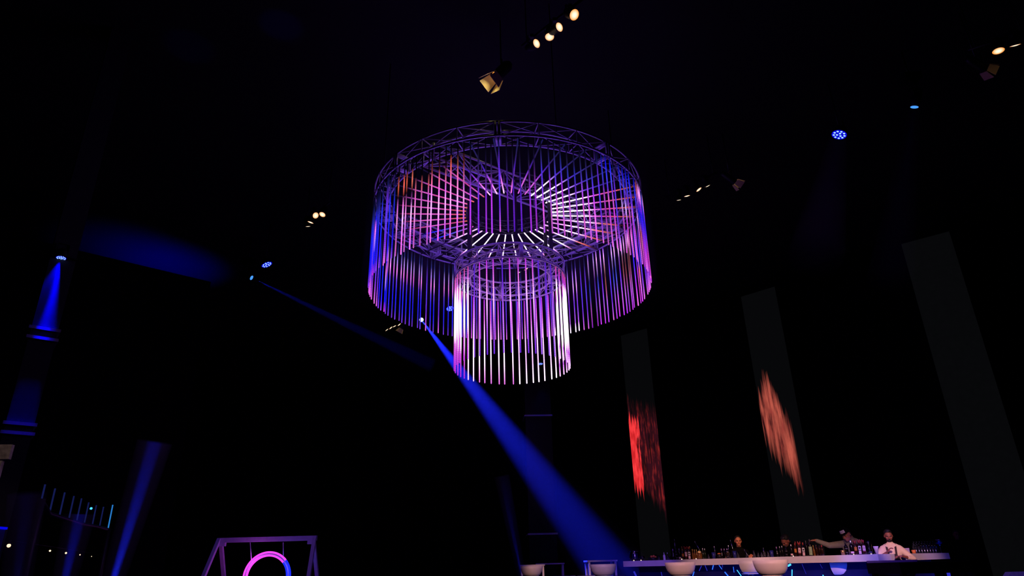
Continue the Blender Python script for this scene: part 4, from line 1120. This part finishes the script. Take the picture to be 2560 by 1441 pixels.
q = on_right(2288, .14); lathe_thing('clay_cup', 'small orange clay cup right of the violet napkin box', 'cup', 0, 0, [(.02, .2), (4.2, .2), (5.6, 9), (5.0, 9), (3.8, 1), (.02, 1)], 'orange_peel', None, 'body', q)
# rows of upturned glasses on the right run
k = 0
for row in range(3):
    for i in range(9):
        px = 2288 + 7.0 * i + row * 2.5
        if px > 2350: continue
        q = on_right(px, .22 + .16 * row); s = ppm(q)
        t = thing('stemmed_glass', 'small upturned clear glass in the packed rows on the right run of the bar', 'glass', (q.x, q.y, BZ), 0, 'packed rows of glasses on the right run')
        h = 20 + 5 * row
        mb = MB(); mb.lathe([(3.3 / s, .2 / s), (3.7 / s, h * .45 / s), (2.2 / s, h * .62 / s), (.55 / s, h * .68 / s), (.5 / s, h * .94 / s), (3.0 / s, h / s), (.0004, (h + .4) / s)], 12); mb.build('bowl', M['glass'], t)
# oversized cocktail glass
q = on_right(2357, .3); s = ppm(q)
t = thing('cocktail_glass', 'large tilted cocktail glass with a blue glint at the right end of the bar', 'glass', (q.x, q.y, BZ))
mb = MB(); mb.lathe([(.0004, 0), (6 / s, 0), (6 / s, .8 / s), (1.0 / s, 2 / s), (.9 / s, 19 / s), (3 / s, 21 / s)], 18); mb.build('stem', M['glass'], t)
M['blue_glint_fill'] = surf('blue_glint_fill', (20, 26, 210), .15, noise=.2, scale=12)  # blue fill painted in for the highlight on the glass
mb = MB(); mb.lathe([(3 / s, 21 / s), (15 / s, 29 / s), (19 / s, 35 / s), (18.4 / s, 35 / s), (14 / s, 29.6 / s), (.0004, 22 / s)], 24); mb.build('bowl', M['glass'], t)
mb = MB(); mb.lathe([(.0004, 22.3 / s), (3.2 / s, 23 / s), (12.5 / s, 29 / s), (.0004, 29 / s)], 20); mb.build('drink', M['blue_glint_fill'], t)

# lights on the bar: unseen spots added without fixtures, and one blue par light
def aimed(P, tgt, power, rgb, angle, blend=.8, r=.08): spot('aimed_spot', Vector(P) + Vector((0, 0, -.3)), tgt, power, rgb, angle, blend, r)  # only the spot at the blue par has a fixture; the others are added
FRONT = Vector((1.0, -4.0, 7.5))
def front(tgt, power, rgb, angle, blend=.8, P=FRONT): spot('added_front_spot', P, tgt, power, rgb, angle, blend, .12)  # unseen spots behind the camera, added to light the bar from the front
front((4.4, 15.2, 1.1), 9000, (1, .50, .44), 6)
front((5.6, 13.9, 1.15), 9000, (1, .50, .44), 7)
front((8.0, 15.0, 1.2), 14000, (.95, .48, .62), 6)
front((3.0, 16.9, 1.1), 7000, (.27, .12, 1), 4)
front((6.5, 13.4, 1.1), 9000, (.22, .16, 1), 3.5)
front((9.4, 16.2, 1.1), 6000, (.14, .09, 1), 4)
front((3.25, 14.5, 1.0), 9000, (1, .45, .42), 3.4)
front((4.45, 12.8, 1.0), 9000, (1, .45, .42), 3.6)
front((1.8, 16.9, 1.0), 6000, (.8, .42, .75), 3)
front((.55, 19.5, 1.0), 8000, (1, .5, .35), 2.4)
aimed((4.2, 7.5, 9.6), (5.1, 16.2, 1.6), 3600, (1, .45, .22), 7)
aimed(P1, (6.5, 13.3, 1.1), 3000, (.10, .06, 1), 16)
aimed((3.4, 3.0, 8.6), (4.9, 9.5, .85), 300, (.14, .05, 1), 14)
aimed((5.5, 3.0, 8.6), (7.6, 11.0, .8), 1500, (.22, .12, 1), 10)
# ------------------------------------------------------------------ people behind the bar
M['skin'] = surf('skin', (176, 112, 82), .55, noise=.06, scale=12)
M['skin_dark'] = surf('tanned_skin', (142, 84, 62), .55, noise=.06, scale=12)
M['hair'] = surf('black_hair', (12, 10, 10), .6, noise=.3, scale=60)
M['black_cloth'] = surf('black_cloth', (9, 9, 10), 1.0, noise=.2, scale=40, spec=.05)
M['grey_knit'] = surf('grey_knit', (128, 124, 104), .9, noise=.15, scale=60)
M['cream_shirt'] = surf('cream_shirt', (230, 206, 176), .85, noise=.05, scale=20)
M['brown_strap'] = surf('dark_brown_apron', (40, 24, 22), .8, noise=.2, scale=30)
M['eye_white'] = surf('eye', (88, 72, 66), .3, noise=.03, scale=20)
M['trousers'] = surf('black_trousers', (13, 13, 15), .9, noise=.2, scale=30)
def lerp(a, b, t): return Vector(a) * (1 - t) + Vector(b) * t
def limb(mb, pts, rs, n=12):
    for i in range(len(pts) - 1):
        a, b = Vector(pts[i]), Vector(pts[i + 1])
        k = 5
        mb.tube([lerp(a, b, j / k) for j in range(k + 1)], [rs[i] + (rs[i + 1] - rs[i]) * j / k for j in range(k + 1)], n)
    for p, r in zip(pts, rs): mb.ball(p, r, 12, 8)
def remesh(o, vox, smooth=3):
    md = o.modifiers.new('skin', 'REMESH'); md.mode = 'VOXEL'; md.voxel_size = vox; md.use_smooth_shade = True
    if smooth:
        s = o.modifiers.new('smooth', 'SMOOTH'); s.iterations = smooth; s.factor = .5
    return o
def hand(mb, wrist, d, palm_n, curl=.5, s=1.0, flip=1):
    """palm with five separate fingers; d points from the wrist to the fingers, palm_n out of the palm"""
    d = Vector(d).normalized(); n_ = Vector(palm_n); n_ = (n_ - d * n_.dot(d)).normalized(); x = d.cross(n_) * flip
    w = Vector(wrist)
    for i in range(4):
        off = (-.033 + .022 * i) * s
        base = w + d * .085 * s + x * off
        L = (.068, .078, .074, .058)[i] * s
        a = R(20 + 55 * curl); p1 = base + (d * math.cos(a * .4) + n_ * math.sin(a * .4)) * L * .5
        p2 = p1 + (d * math.cos(a) + n_ * math.sin(a)) * L * .32; p3 = p2 + (d * math.cos(a * 1.6) + n_ * math.sin(a * 1.6)) * L * .24
        limb(mb, [w + d * .03 * s + x * off * .8, base, p1, p2, p3], [.0135 * s, .0115 * s, .0098 * s, .009 * s, .0078 * s], 8)
    t0 = w + d * .02 * s - x * .028 * s; t1 = w + d * .055 * s - x * .058 * s + n_ * .012 * s; t2 = w + d * .09 * s - x * .062 * s + n_ * .03 * s
    limb(mb, [t0, t1, t2], [.016 * s, .0125 * s, .010 * s], 8)
    mb.ball(w + d * .045 * s, (.04 * s, .04 * s, .04 * s), 12, 8, (frame(n_, d).to_3x3() @ Matrix.Diagonal((1.05, .95, .45))))

def person(label, loc, face_dir, H, lean, head_turn, head_tilt, arms, cloth, skin, sleeves, hair='short', beard=False, cap=None, group='people behind the bar', extra=None):
    """arms: list of (shoulder side, elbow, wrist, hand direction, palm normal) in body space (front is -Y, z up)"""
    ang = math.atan2(face_dir[1], face_dir[0]) + math.pi / 2
    t = thing('person', label, 'person', (loc[0], loc[1], 0), ang, group)
    sc = H / 1.74
    def S(p): return Vector(p) * sc
    hip = S((0, 0, .93)); chest = S((0, -lean * .8, 1.30)); neck = S((0, -lean * 1.15, 1.47)); hc = neck + S((head_turn[0], -.02 + head_turn[1], .165 + head_turn[2]))
    mb = MB()
    # legs, trunk, neck
    for s_ in (-1, 1):
        limb(mb, [S((s_ * .09, 0, .90)), S((s_ * .10, -.01, .48)), S((s_ * .10, .02, .08))], [.085 * sc, .058 * sc, .04 * sc]); limb(mb, [S((s_ * .10, .03, .05)), S((s_ * .11, -.15, .035))], [.04 * sc, .032 * sc])
    for p_, r_ in ((hip, (.155, .10, .13)), (lerp(hip, chest, .5), (.14, .095, .16)), (chest, (.17, .105, .17)), (lerp(chest, neck, .62), (.155, .08, .085))):
        mb.ball(p_, tuple(v * sc for v in r_), 18, 12)
    limb(mb, [lerp(chest, neck, .7), neck + S((0, 0, .03)), lerp(neck, hc, .8)], [.062 * sc, .052 * sc, .054 * sc])
    sh = {s_: lerp(chest, neck, .62) + S((s_ * .185, .01, -.03)) for s_ in (-1, 1)}
    for s_, el, wr, hd, pn in arms:
        limb(mb, [sh[s_] - S((s_ * .03, 0, 0)), S(el), S(wr)], [.054 * sc, .040 * sc, .027 * sc])
        hand(mb, S(wr), hd, pn, .55, 1.0, -s_)
    # head with brow, nose, lips, chin, ears
    Rh = Matrix.Rotation(R(head_tilt[2]), 3, 'Z') @ Matrix.Rotation(R(head_tilt[0]), 3, 'X') @ Matrix.Rotation(R(head_tilt[1]), 3, 'Y')
    def Hh(p): return hc + Rh @ S(p)
    def hb(p, r): mb.ball(Hh(p), tuple(v * sc for v in r), 16, 12, Rh)
    hb((0, .012, .03), (.076, .094, .088)); hb((0, -.018, -.035), (.060, .068, .075)); hb((0, -.055, -.085), (.032, .03, .024))
    hb((0, -.075, .022), (.052, .018, .014)); limb(mb, [Hh((0, -.082, .012)), Hh((0, -.104, -.026))], [.008 * sc, .0125 * sc]); hb((0, -.094, -.030), (.017, .012, .009))
    hb((0, -.080, -.056), (.022, .011, .006)); hb((0, -.079, -.067), (.020, .011, .0065))
    for s_ in (-1, 1): hb((s_ * .042, -.058, -.022), (.024, .022, .022)); hb((s_ * .078, .012, -.005), (.010, .020, .032))
    body = remesh(mb.build('body', M[skin], t), .009, 2)
    for s_ in (-1, 1):
        e = MB(); e.ball(Hh((s_ * .030, -.078, .006)), (.0125 * sc, .007 * sc, .0065 * sc), 10, 8, Rh); e.build('eye', M['eye_white'], t)
        e = MB(); e.ball(Hh((s_ * .031, -.088, .021)), (.021 * sc, .006 * sc, .0045 * sc), 10, 6, Rh); e.build('eyebrow', M['hair'], t)
    # hair: a shell over the skull
    if hair:
        e = MB(); n_ = 20
        e.ball(Hh((0, .028, .054)), (.081 * sc, .092 * sc, .080 * sc), 20, 14, Rh)
        if hair == 'full': e.ball(Hh((0, -.018, .108)), (.058 * sc, .055 * sc, .026 * sc), 14, 10, Rh); e.ball(Hh((0, .05, .0)), (.078 * sc, .06 * sc, .075 * sc), 14, 10, Rh)
        else: e.ball(Hh((0, .055, .0)), (.072 * sc, .05 * sc, .07 * sc), 14, 10, Rh)
        remesh(e.build('hair', M['hair'], t), .009, 2)
    if beard:
        e = MB(); e.ball(Hh((0, -.045, -.078)), (.050 * sc, .05 * sc, .036 * sc), 14, 10, Rh); e.ball(Hh((0, -.086, -.047)), (.026 * sc, .01 * sc, .005 * sc), 10, 6, Rh); remesh(e.build('beard', M['hair'], t), .009, 2)
    # clothing follows the trunk and arms
    e = MB(); g = .016 * sc
    for p_, r_ in ((lerp(hip, chest, .05), (.165, .11, .15)), (lerp(hip, chest, .5), (.155, .11, .17)), (chest, (.182, .117, .18)), (lerp(chest, neck, .62), (.172, .092, .09))): e.ball(p_, tuple(v * sc for v in r_), 18, 12)
    limb(e, [lerp(chest, neck, .6), lerp(chest, neck, 1.02)], [.085 * sc, .066 * sc])
    for (s_, el, wr, hd, pn), ln in zip(arms, sleeves):
        el_, wr_ = S(el), S(wr); k = max(0.05, min(1, ln - 1))
        pts = [sh[s_] - S((s_ * .035, 0, 0)), el_] + ([lerp(el_, wr_, k * .93)] if ln > 1 else [])
        if ln <= 1: pts[1] = lerp(pts[0], el_, ln)
        limb(e, pts, [.072 * sc, .056 * sc, .040 * sc][:len(pts)])
    remesh(e.build('shirt', M[cloth], t), .010, 3)
    e = MB()
    for s_ in (-1, 1): limb(e, [S((s_ * .085, 0, .92)), S((s_ * .10, -.01, .48)), S((s_ * .10, .02, .09))], [.10 * sc, .075 * sc, .062 * sc])
    e.ball(hip, (.165 * sc, .11 * sc, .10 * sc), 16, 10); remesh(e.build('trousers', M['trousers'], t), .014, 2)
    if cap:
        e = MB(); mt = Rh.to_4x4(); mt.translation = Hh((0, .012, .045))
        e.lathe([(.088 * sc, -.005), (.090 * sc, .03 * sc), (.082 * sc, .075 * sc), (.05 * sc, .10 * sc), (.0005, .105 * sc)], 24, mt); cp_ = e.build('cap', M['black_cloth'], t)
        e = MB(); vs_ = []
        for k in range(13):
            a = R(-65 + 130 * k / 12.0); vs_ += [mt @ Vector((.088 * sc * math.sin(a), -.088 * sc * math.cos(a), .002)), mt @ Vector((.092 * sc * math.sin(a), (-.088 * math.cos(a) - .075 * math.cos(a * 1.2)) * sc, -.012 * sc))]
        e.add([v + Rh @ Vector((0, 0, .003)) for v in vs_] + vs_, [(2 * k, 2 * k + 2, 2 * k + 3, 2 * k + 1) for k in range(12)] + [(26 + 2 * k, 26 + 2 * k + 1, 26 + 2 * k + 3, 26 + 2 * k + 2) for k in range(12)] + [(2 * k + 1, 2 * k + 3, 26 + 2 * k + 3, 26 + 2 * k + 1) for k in range(12)], True)
        e.build('cap_peak', M['black_cloth'], cp_)
        e = MB(); vs_ = []
        for k in range(9):
            a = R(-42 + 84 * k / 8.0); vs_ += [mt @ Vector((.0925 * sc * math.sin(a), -.0925 * sc * math.cos(a), .018 * sc)), mt @ Vector((.086 * sc * math.sin(a), -.086 * sc * math.cos(a), .072 * sc))]
        e.add(vs_, [(2 * k, 2 * k + 2, 2 * k + 3, 2 * k + 1) for k in range(8)], True); pt = e.build('cap_patch', M['label_white'], cp_)
        e = MB()
        for r_ in range(2):
            for k in range(5):
                a0 = R(-28 + 12.5 * k); z_ = (.036 + .018 * r_) * sc; rr = (.0905 - .0035 * r_) * sc
                e.add([mt @ Vector((rr * 1.02 * math.sin(a0 + d_), -rr * 1.02 * math.cos(a0 + d_), z_ + h_)) for d_, h_ in ((-.07, -.005), (.07, -.005), (.07, .005), (-.07, .005))], [(0, 1, 2, 3)])
        e.build('cap_lettering', M['ink'], cp_)
    if extra: extra(t, S, chest, neck, hip)
    return t
fd = Vector((-nl.x, -nl.y, 0))
def base_at(px, off): return on_left(px, off)
# 1 cropped-hair bartender
q = base_at(1851, 1.02); h1 = pz(1851, 1343.5, q)
person('person in black with cropped hair facing the hall, one hand on the bar', q, (-q.x * .9, -q.y), h1 + .015, .03, (0, 0, 0), (4, 0, 6),
       [(1, (.24, -.12, 1.10), (.235, -.42, BZ / (h1 / 1.74) * 1.0 + .045), (-.2, -1, -.2), (0, 0, -1)), (-1, (-.26, .0, 1.12), (-.20, -.20, .95), (0, -.4, -1), (1, 0, 0))],
       'black_cloth', 'skin', (1.97, 1.97), 'short', False)
# 2 stooping person
q = base_at(1990, .95)
person('person in black stooping low over the bar behind the middle bottle cluster', q, (-.9, -1), 1.70, .23, (-.03, -.07, -.105), (38, 14, -28),
       [(1, (.27, -.30, 1.05), (.20, -.52, 1.19), (-.3, -1, 0), (0, 0, -1)), (-1, (-.27, -.26, 1.04), (-.16, -.50, 1.18), (.3, -1, 0), (0, 0, -1))],
       'black_cloth', 'skin_dark', (1.97, 1.97), 'full')
# 3 man in the cap reaching along the bar
q = base_at(2136, .92); h3 = pz(2112, 1322, q)
def sc3(v): return v
person('person in a black cap with white patch and grey sweater, reaching along the bar', q, (-q.x, -q.y), 1.76, .06, (-.06, -.085, -.095), (22, -12, -38),
       [(-1, (-.41, -.18, 1.36), (-.64, -.22, 1.46), (-1, -.1, .02), (0, 0, -1)), (1, (.20, -.25, 1.08), (-.06, -.36, 1.19), (-.6, -.6, .05), (0, 0, -1))],
       'grey_knit', 'skin', (1.97, 1.9), 'short', False, True)
# 4 man in the white shirt
q = base_at(2233, 1.0); h4 = pz(2233, 1325.5, q)
def straps(t, S, chest, neck, hip):
    e = MB()
    for s_ in (-1, 1):
        pts = [S((s_ * .085, -.075, 1.47)), S((s_ * .08, -.135, 1.38)), S((s_ * .07, -.150, 1.25)), S((s_ * .10, -.135, 1.08))]
        for a, b in zip(pts, pts[1:]): e.beam(a, b, .034, .012, (0, -1, 0))
    e.build('apron_strap', M['brown_strap'], t)
    e = MB(); e.ball(S((.02, -.075, 1.16)), (.10, .09, .16), 16, 10); e.build('apron', M['brown_strap'], t)
person('person with dark hair and beard in a cream shirt and dark apron, mixing a drink', q, (-q.x * .95, -q.y), h4, .04, (0, -.01, -.01), (14, 0, 4),
       [(-1, (-.36, -.10, 1.15), (-.10, -.30, 1.30), (.5, -.25, .6), (0, .2, -1)), (1, (.36, -.06, 1.17), (.17, -.30, 1.22), (-.8, -.4, .1), (0, 0, -1))],
       'cream_shirt', 'skin_dark', (1.25, 1.55), 'full', True, None, 'people behind the bar', straps)
# 5 dim figure beyond the right end
kq = az(2406); q = Vector((kq * 19.0, 19.0))
person('dim person in dark clothes standing beyond the right end of the bar', q, (-q.x, -q.y), 1.74, .02, (0, 0, 0), (6, 0, 20),
       [(-1, (-.25, .0, 1.12), (-.22, -.15, .90), (0, -.2, -1), (1, 0, 0)), (1, (.25, .0, 1.12), (.22, -.15, .90), (0, -.2, -1), (-1, 0, 0))], 'black_cloth', 'skin_dark', (1.97, 1.97), 'full')

# ------------------------------------------------------------------ swing with a neon hoop
M['swing_paint'] = surf('white_swing_frame', (205, 200, 215), .6, noise=.06, scale=10)
SY = 19.0
sl, sr = at_y(547, 1349, SY), at_y(789, 1349, SY); zt = (sl.z + sr.z) / 2
sw = thing('swing', 'white A-frame swing stand on the left, lit violet', 'swing', ((sl.x + sr.x) / 2, SY, 0))
W2 = (sr.x - sl.x) / 2; o = sw.location
mb = MB(); mb.box((0, 0, zt), (2 * W2 + .06, .11, .12)); mb.build('top_beam', M['swing_paint'], sw)
for s in (-1, 1):
    mb = MB(); mb.beam((s * (W2 - .02), -.03, zt + .02), (s * (W2 + .13), -1.05, .02), .09, .09, (1, 0, 0)); mb.build('leg', M['swing_paint'], sw)
    mb = MB(); mb.beam((s * (W2 - .06), .03, zt - .06), (s * (W2 - .02), 1.2, .02), .09, .09, (1, 0, 0)); mb.build('leg', M['swing_paint'], sw)
    mb = MB(); mb.box((s * (W2 - .12), 0, zt - .10), (.16, .10, .10)); mb.build('corner_block', M['swing_paint'], sw)
hc = at_y(666, 1444, SY - .02); rr = (at_y(725.5, 1444, SY).x - at_y(606, 1444, SY).x) / 2
hoop = thing('neon_hoop', 'round neon hoop seat glowing pink and blue, hung in the swing stand', 'swing seat', (hc.x, SY, hc.z))
M['neon_pink'] = emit('pink_neon', (240, 70, 245), 1.25); M['neon_violet'] = emit('violet_neon', (150, 30, 205), .8); M['neon_deep'] = emit('deep_blue_neon', (28, 46, 255), 1.25)
def arc(r, a0, a1, dy=0): return [(r * math.cos(R(a0 + (a1 - a0) * k / 40.0)), dy, r * math.sin(R(a0 + (a1 - a0) * k / 40.0))) for k in range(41)]
for r_, nm in ((rr - .02, 0), (rr - .10, 1)):
    mb = MB(); mb.tube(arc(r_, 41, 245), .026, 10); p_ = mb.build('neon_tube', M['neon_pink'], hoop); p_['label'] = 'pink glowing tube'
    mb = MB(); mb.tube(arc(r_, 41, -115), .026, 10); p_ = mb.build('neon_tube', M['neon_deep'], hoop); p_['label'] = 'blue glowing tube'
mb = MB(); mb.tube([(x, y, z) for x, y, z in arc(rr - .06, 0, 360)][:-1], .022, 10, True); mb.build('hoop_rim', M['swing_paint'], hoop)
mb = MB(); mb.box((0, 0, -rr * .72), (rr * 1.1, .32, .04)); mb.build('seat_board', M['swing_paint'], hoop)
for s, x0, x1 in ((-1, 625.5, 620.5), (1, 708, 704)):
    a = at_y(x0, 1357, SY); b = at_y(x1, 1400 if s < 0 else 1405, SY)
    rp_ = thing('swing_rope', ('left' if s < 0 else 'right') + ' rope holding the neon hoop in the swing stand', 'rope', (a.x, SY, a.z), 0, 'ropes of the swing')
    dx, dz = b.x - hc.x, b.z - hc.z; k = (rr - .06) / math.hypot(dx, dz)
    mb = MB(); mb.tube([(0, 0, 0), (hc.x + dx * k - a.x, 0, hc.z + dz * k - a.z)], .012, 8); mb.build('cord', M['swing_paint'], rp_)
point('hoop_light', (hc.x - .3, SY - .25, hc.z + rr * .5), 9, (.8, .1, 1), .2)
point('hoop_light', (hc.x + .5, SY - .25, hc.z + .2), 6, (.1, .1, 1), .2)
spot('swing_wash', (hc.x + .5, SY - 5, 6), (hc.x, SY, 1.6), 130, (.22, .08, 1), 40, .7, .1)

# ------------------------------------------------------------------ left corner: tubes and specks made for glass reflections, uplights in the haze
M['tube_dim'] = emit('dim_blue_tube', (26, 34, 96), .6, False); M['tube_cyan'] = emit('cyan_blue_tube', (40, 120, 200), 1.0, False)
rail = thing('reflection_tube_row', 'row of dim blue glowing tubes imitating glass reflections at the far left', 'reflection', (0, 0, 0))  # glowing tubes and rail added to stand in for blue reflections in glass
pts = []
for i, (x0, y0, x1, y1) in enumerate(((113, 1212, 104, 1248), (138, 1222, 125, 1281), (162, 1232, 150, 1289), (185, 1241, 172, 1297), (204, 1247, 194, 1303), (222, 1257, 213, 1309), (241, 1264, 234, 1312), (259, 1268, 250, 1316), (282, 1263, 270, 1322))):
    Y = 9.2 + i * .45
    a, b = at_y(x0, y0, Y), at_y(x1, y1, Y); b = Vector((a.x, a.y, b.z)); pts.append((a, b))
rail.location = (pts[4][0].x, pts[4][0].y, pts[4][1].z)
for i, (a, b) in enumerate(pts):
    mb = MB(); mb.tube([a - rail.location, b - rail.location], .011, 8); mb.build('reflection_tube', M['tube_cyan'] if i == 8 else M['tube_dim'], rail)
mb = MB(); mb.tube([p_[1] - rail.location + Vector((0, 0, -.02)) for p_ in pts], .03, 8); mb.build('added_rail', M['black_metal'], rail)
for s in (0, -1):
    p_ = pts[s][1] - rail.location; mb = MB(); mb.tube([p_, (p_.x, p_.y, -rail.location.z)], .05, 10); mb.build('post', M['black_metal'], rail)
L_ = at_y(228, 1272, 16); t = thing('spark_lamp', 'small bright cyan lamp shining among the dim blue tubes at the left', 'lamp', L_)
M['cyan_spark'] = emit('cyan_spark', (60, 170, 255), 2.2, False)
mb = MB(); mb.lathe([(.0005, -.015), (.024, -.012), (.026, .012), (.0005, .015)], 14, frame((0, -1, 0))); mb.build('lens', M['cyan_spark'], t)
mb = MB(); mb.lathe([(.03, 0), (.034, .03), (.026, .07), (.0005, .075)], 14, frame((0, 1, 0))); mb.build('housing', M['black_metal'], t)
M['speck'] = emit('warm_speck', (255, 214, 170), 2.0, False)  # glowing balls added to stand in for warm dots reflected in a glass wall
cord = []
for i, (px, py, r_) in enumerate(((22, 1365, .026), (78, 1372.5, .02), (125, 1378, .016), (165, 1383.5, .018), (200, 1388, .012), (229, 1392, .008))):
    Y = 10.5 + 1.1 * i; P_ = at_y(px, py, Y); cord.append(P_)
    t = thing('reflected_speck', ('nearest and brightest', 'second nearest', 'third nearest', 'fourth', 'fifth', 'farthest and faintest')[i] + ' tiny warm bulb of the receding row imitating reflections, lower left', 'light bulb', P_, 0, 'row of tiny warm reflection specks at lower left')
    mb = MB(); mb.ball((0, 0, 0), r_, 10, 8); mb.build('speck', M['speck'], t)
    mb = MB(); mb.tube([(0, 0, r_ * .8), (0, 0, r_ + .05)], r_ * .5, 8); mb.build('added_socket', M['black_metal'], t)
mb = MB(); mb.tube([p_ - cord[0] + Vector((0, 0, .07)) for p_ in cord], .006, 6); tag(mb.build('added_cord', M['black_metal'], None, cord[0]), 'thin black cord added to carry the row of tiny warm specks at lower left', 'cord')
# pale lit post cut by the left frame edge
M['pale_post'] = surf('pale_rough_plaster', (170, 150, 145), .9, noise=.35, scale=14)
a = at_y(-40, 1160, 8.6); t = thing('sign_post', 'pale rough panel on a post, cut by the left frame edge', 'panel', (a.x, 8.6, 0), R(8))
b = at_y(26, 1160, 8.6); w_ = (b.x - a.x) * 1.7
z0, z1, z2 = at_y(10, 1230, 8.6).z, at_y(10, 1152, 8.6).z, at_y(10, 1112, 8.6).z
mb = MB(); mb.box((0, 0, (z1 + .02 + z2) / 2), (w_, .06, z2 - z1 - .02)); mb.build('upper_panel', M['pale_post'], t)
mb = MB(); mb.box((-.03, 0, (z0 + z1) / 2), (w_ - .08, .06, z1 - z0)); mb.build('lower_panel', M['pale_post'], t)
mb = MB(); mb.box((-.05, 0.05, z0 / 2 + .1), (.1, .06, z0 + .2)); mb.build('post', M['black_metal'], t)
spot('panel_light', (a.x + 1.4, 6.8, 4.2), (a.x + .1, 8.6, z1), 26, (1, .78, .72), 30, .9, .05)
# lower left cabinet: blue light put into its colour and a glowing edge
a = at_y(-6, 1318, 7.0); t = thing('bar_cabinet', 'dark cabinet with blue light painted as a glowing top edge, lower left', 'cabinet', (a.x - .35, 7.06, 0))
mb = MB(); mb.box((0, 0, (a.z - .02) / 2), (.70, .12, a.z - .02)); M['blue_panel'] = surf('blue_light_paint', (30, 30, 150), .4, noise=.1, scale=5); mb.build('body', M['blue_panel'], t)
mb = MB(); mb.box((0, 0, a.z - .008), (.72, .14, .022)); mb.build('painted_light_edge', M['blue_face'], t)
spot('cabinet_light', (a.x - .9, 5.2, 2.4), (a.x - .1, 7.0, a.z - .3), 25, (0, 0, 1), 24, .8, .05)
# floor uplights whose blue shafts show in the haze
def uplight(px, py, Y, tx, ty, label, power, ang, lab2):
    F = at_y(px, py, Y); F = Vector((F.x, F.y, .12)); T = at_y(tx, ty, Y)
    d = T - F
    t = thing('floor_uplight', label, 'uplight', (F.x, F.y, 0), 0, 'blue floor uplights')
    mb = MB(); mb.box((0, 0, .03), (.2, .2, .06)); mb.build('base', M['black_metal'], t)
    mt = frame(d); mt.translation = Vector((0, 0, .12))
    mb = MB(); mb.lathe([(.075, 0), (.08, -.01), (.08, -.07), (.05, -.10), (.0005, -.10)], 18); mb.build('housing', M['black_metal'], t, matrix=mt)
    mb = MB(); mb.lathe([(.0005, .004), (.07, .002)], 18); mb.build('lens', M['blue_face'], t, matrix=mt)
    beam(lab2, F, F + d * 1.15, ang, power, dens='dense_haze', r0=.09, blend=.6)
uplight(252, 1500, 10.0, 368, 1170, 'blue floor uplight below the brightest shaft at lower left', 2900, 5.0, 'brightest of the blue shafts rising at the lower left')
uplight(148, 1500, 10.5, 190, 1330, 'blue floor uplight below the short middle shaft at lower left', 760, 6.0, 'short middle blue shaft rising at the lower left')
uplight(58, 1500, 8.3, 62, 1290, 'blue floor uplight below the faint shaft at lower left', 90, 5.0, 'faint leftmost blue shaft rising at the lower left')
uplight(1316, 1460, 22.0, 1262, 1230, 'blue floor uplight at the foot of the dark pillar', 560, 4.0, 'small blue shaft rising left of the dark pillar')
# ------------------------------------------------------------------ world and output look
w = bpy.data.worlds.new('world'); scene.world = w; w.use_nodes = True
bg = w.node_tree.nodes['Background']; bg.inputs['Color'].default_value = (0.35, 0.4, 0.7, 1); bg.inputs['Strength'].default_value = 0.0
vs = scene.view_settings
vs.view_transform = 'Standard'; vs.look = 'None'; vs.gamma = 1; vs.exposure = 0; vs.use_curve_mapping = False
scene.cycles.use_denoising = True
scene.cycles.max_bounces = 6; scene.cycles.diffuse_bounces = 2; scene.cycles.glossy_bounces = 2; scene.cycles.transmission_bounces = 4
scene.cycles.transparent_max_bounces = 24; scene.cycles.volume_bounces = 0
scene.cycles.caustics_reflective = False; scene.cycles.caustics_refractive = False
scene.cycles.sample_clamp_indirect = 4.0
scene.cycles.use_adaptive_sampling = True; scene.cycles.adaptive_threshold = 0.02
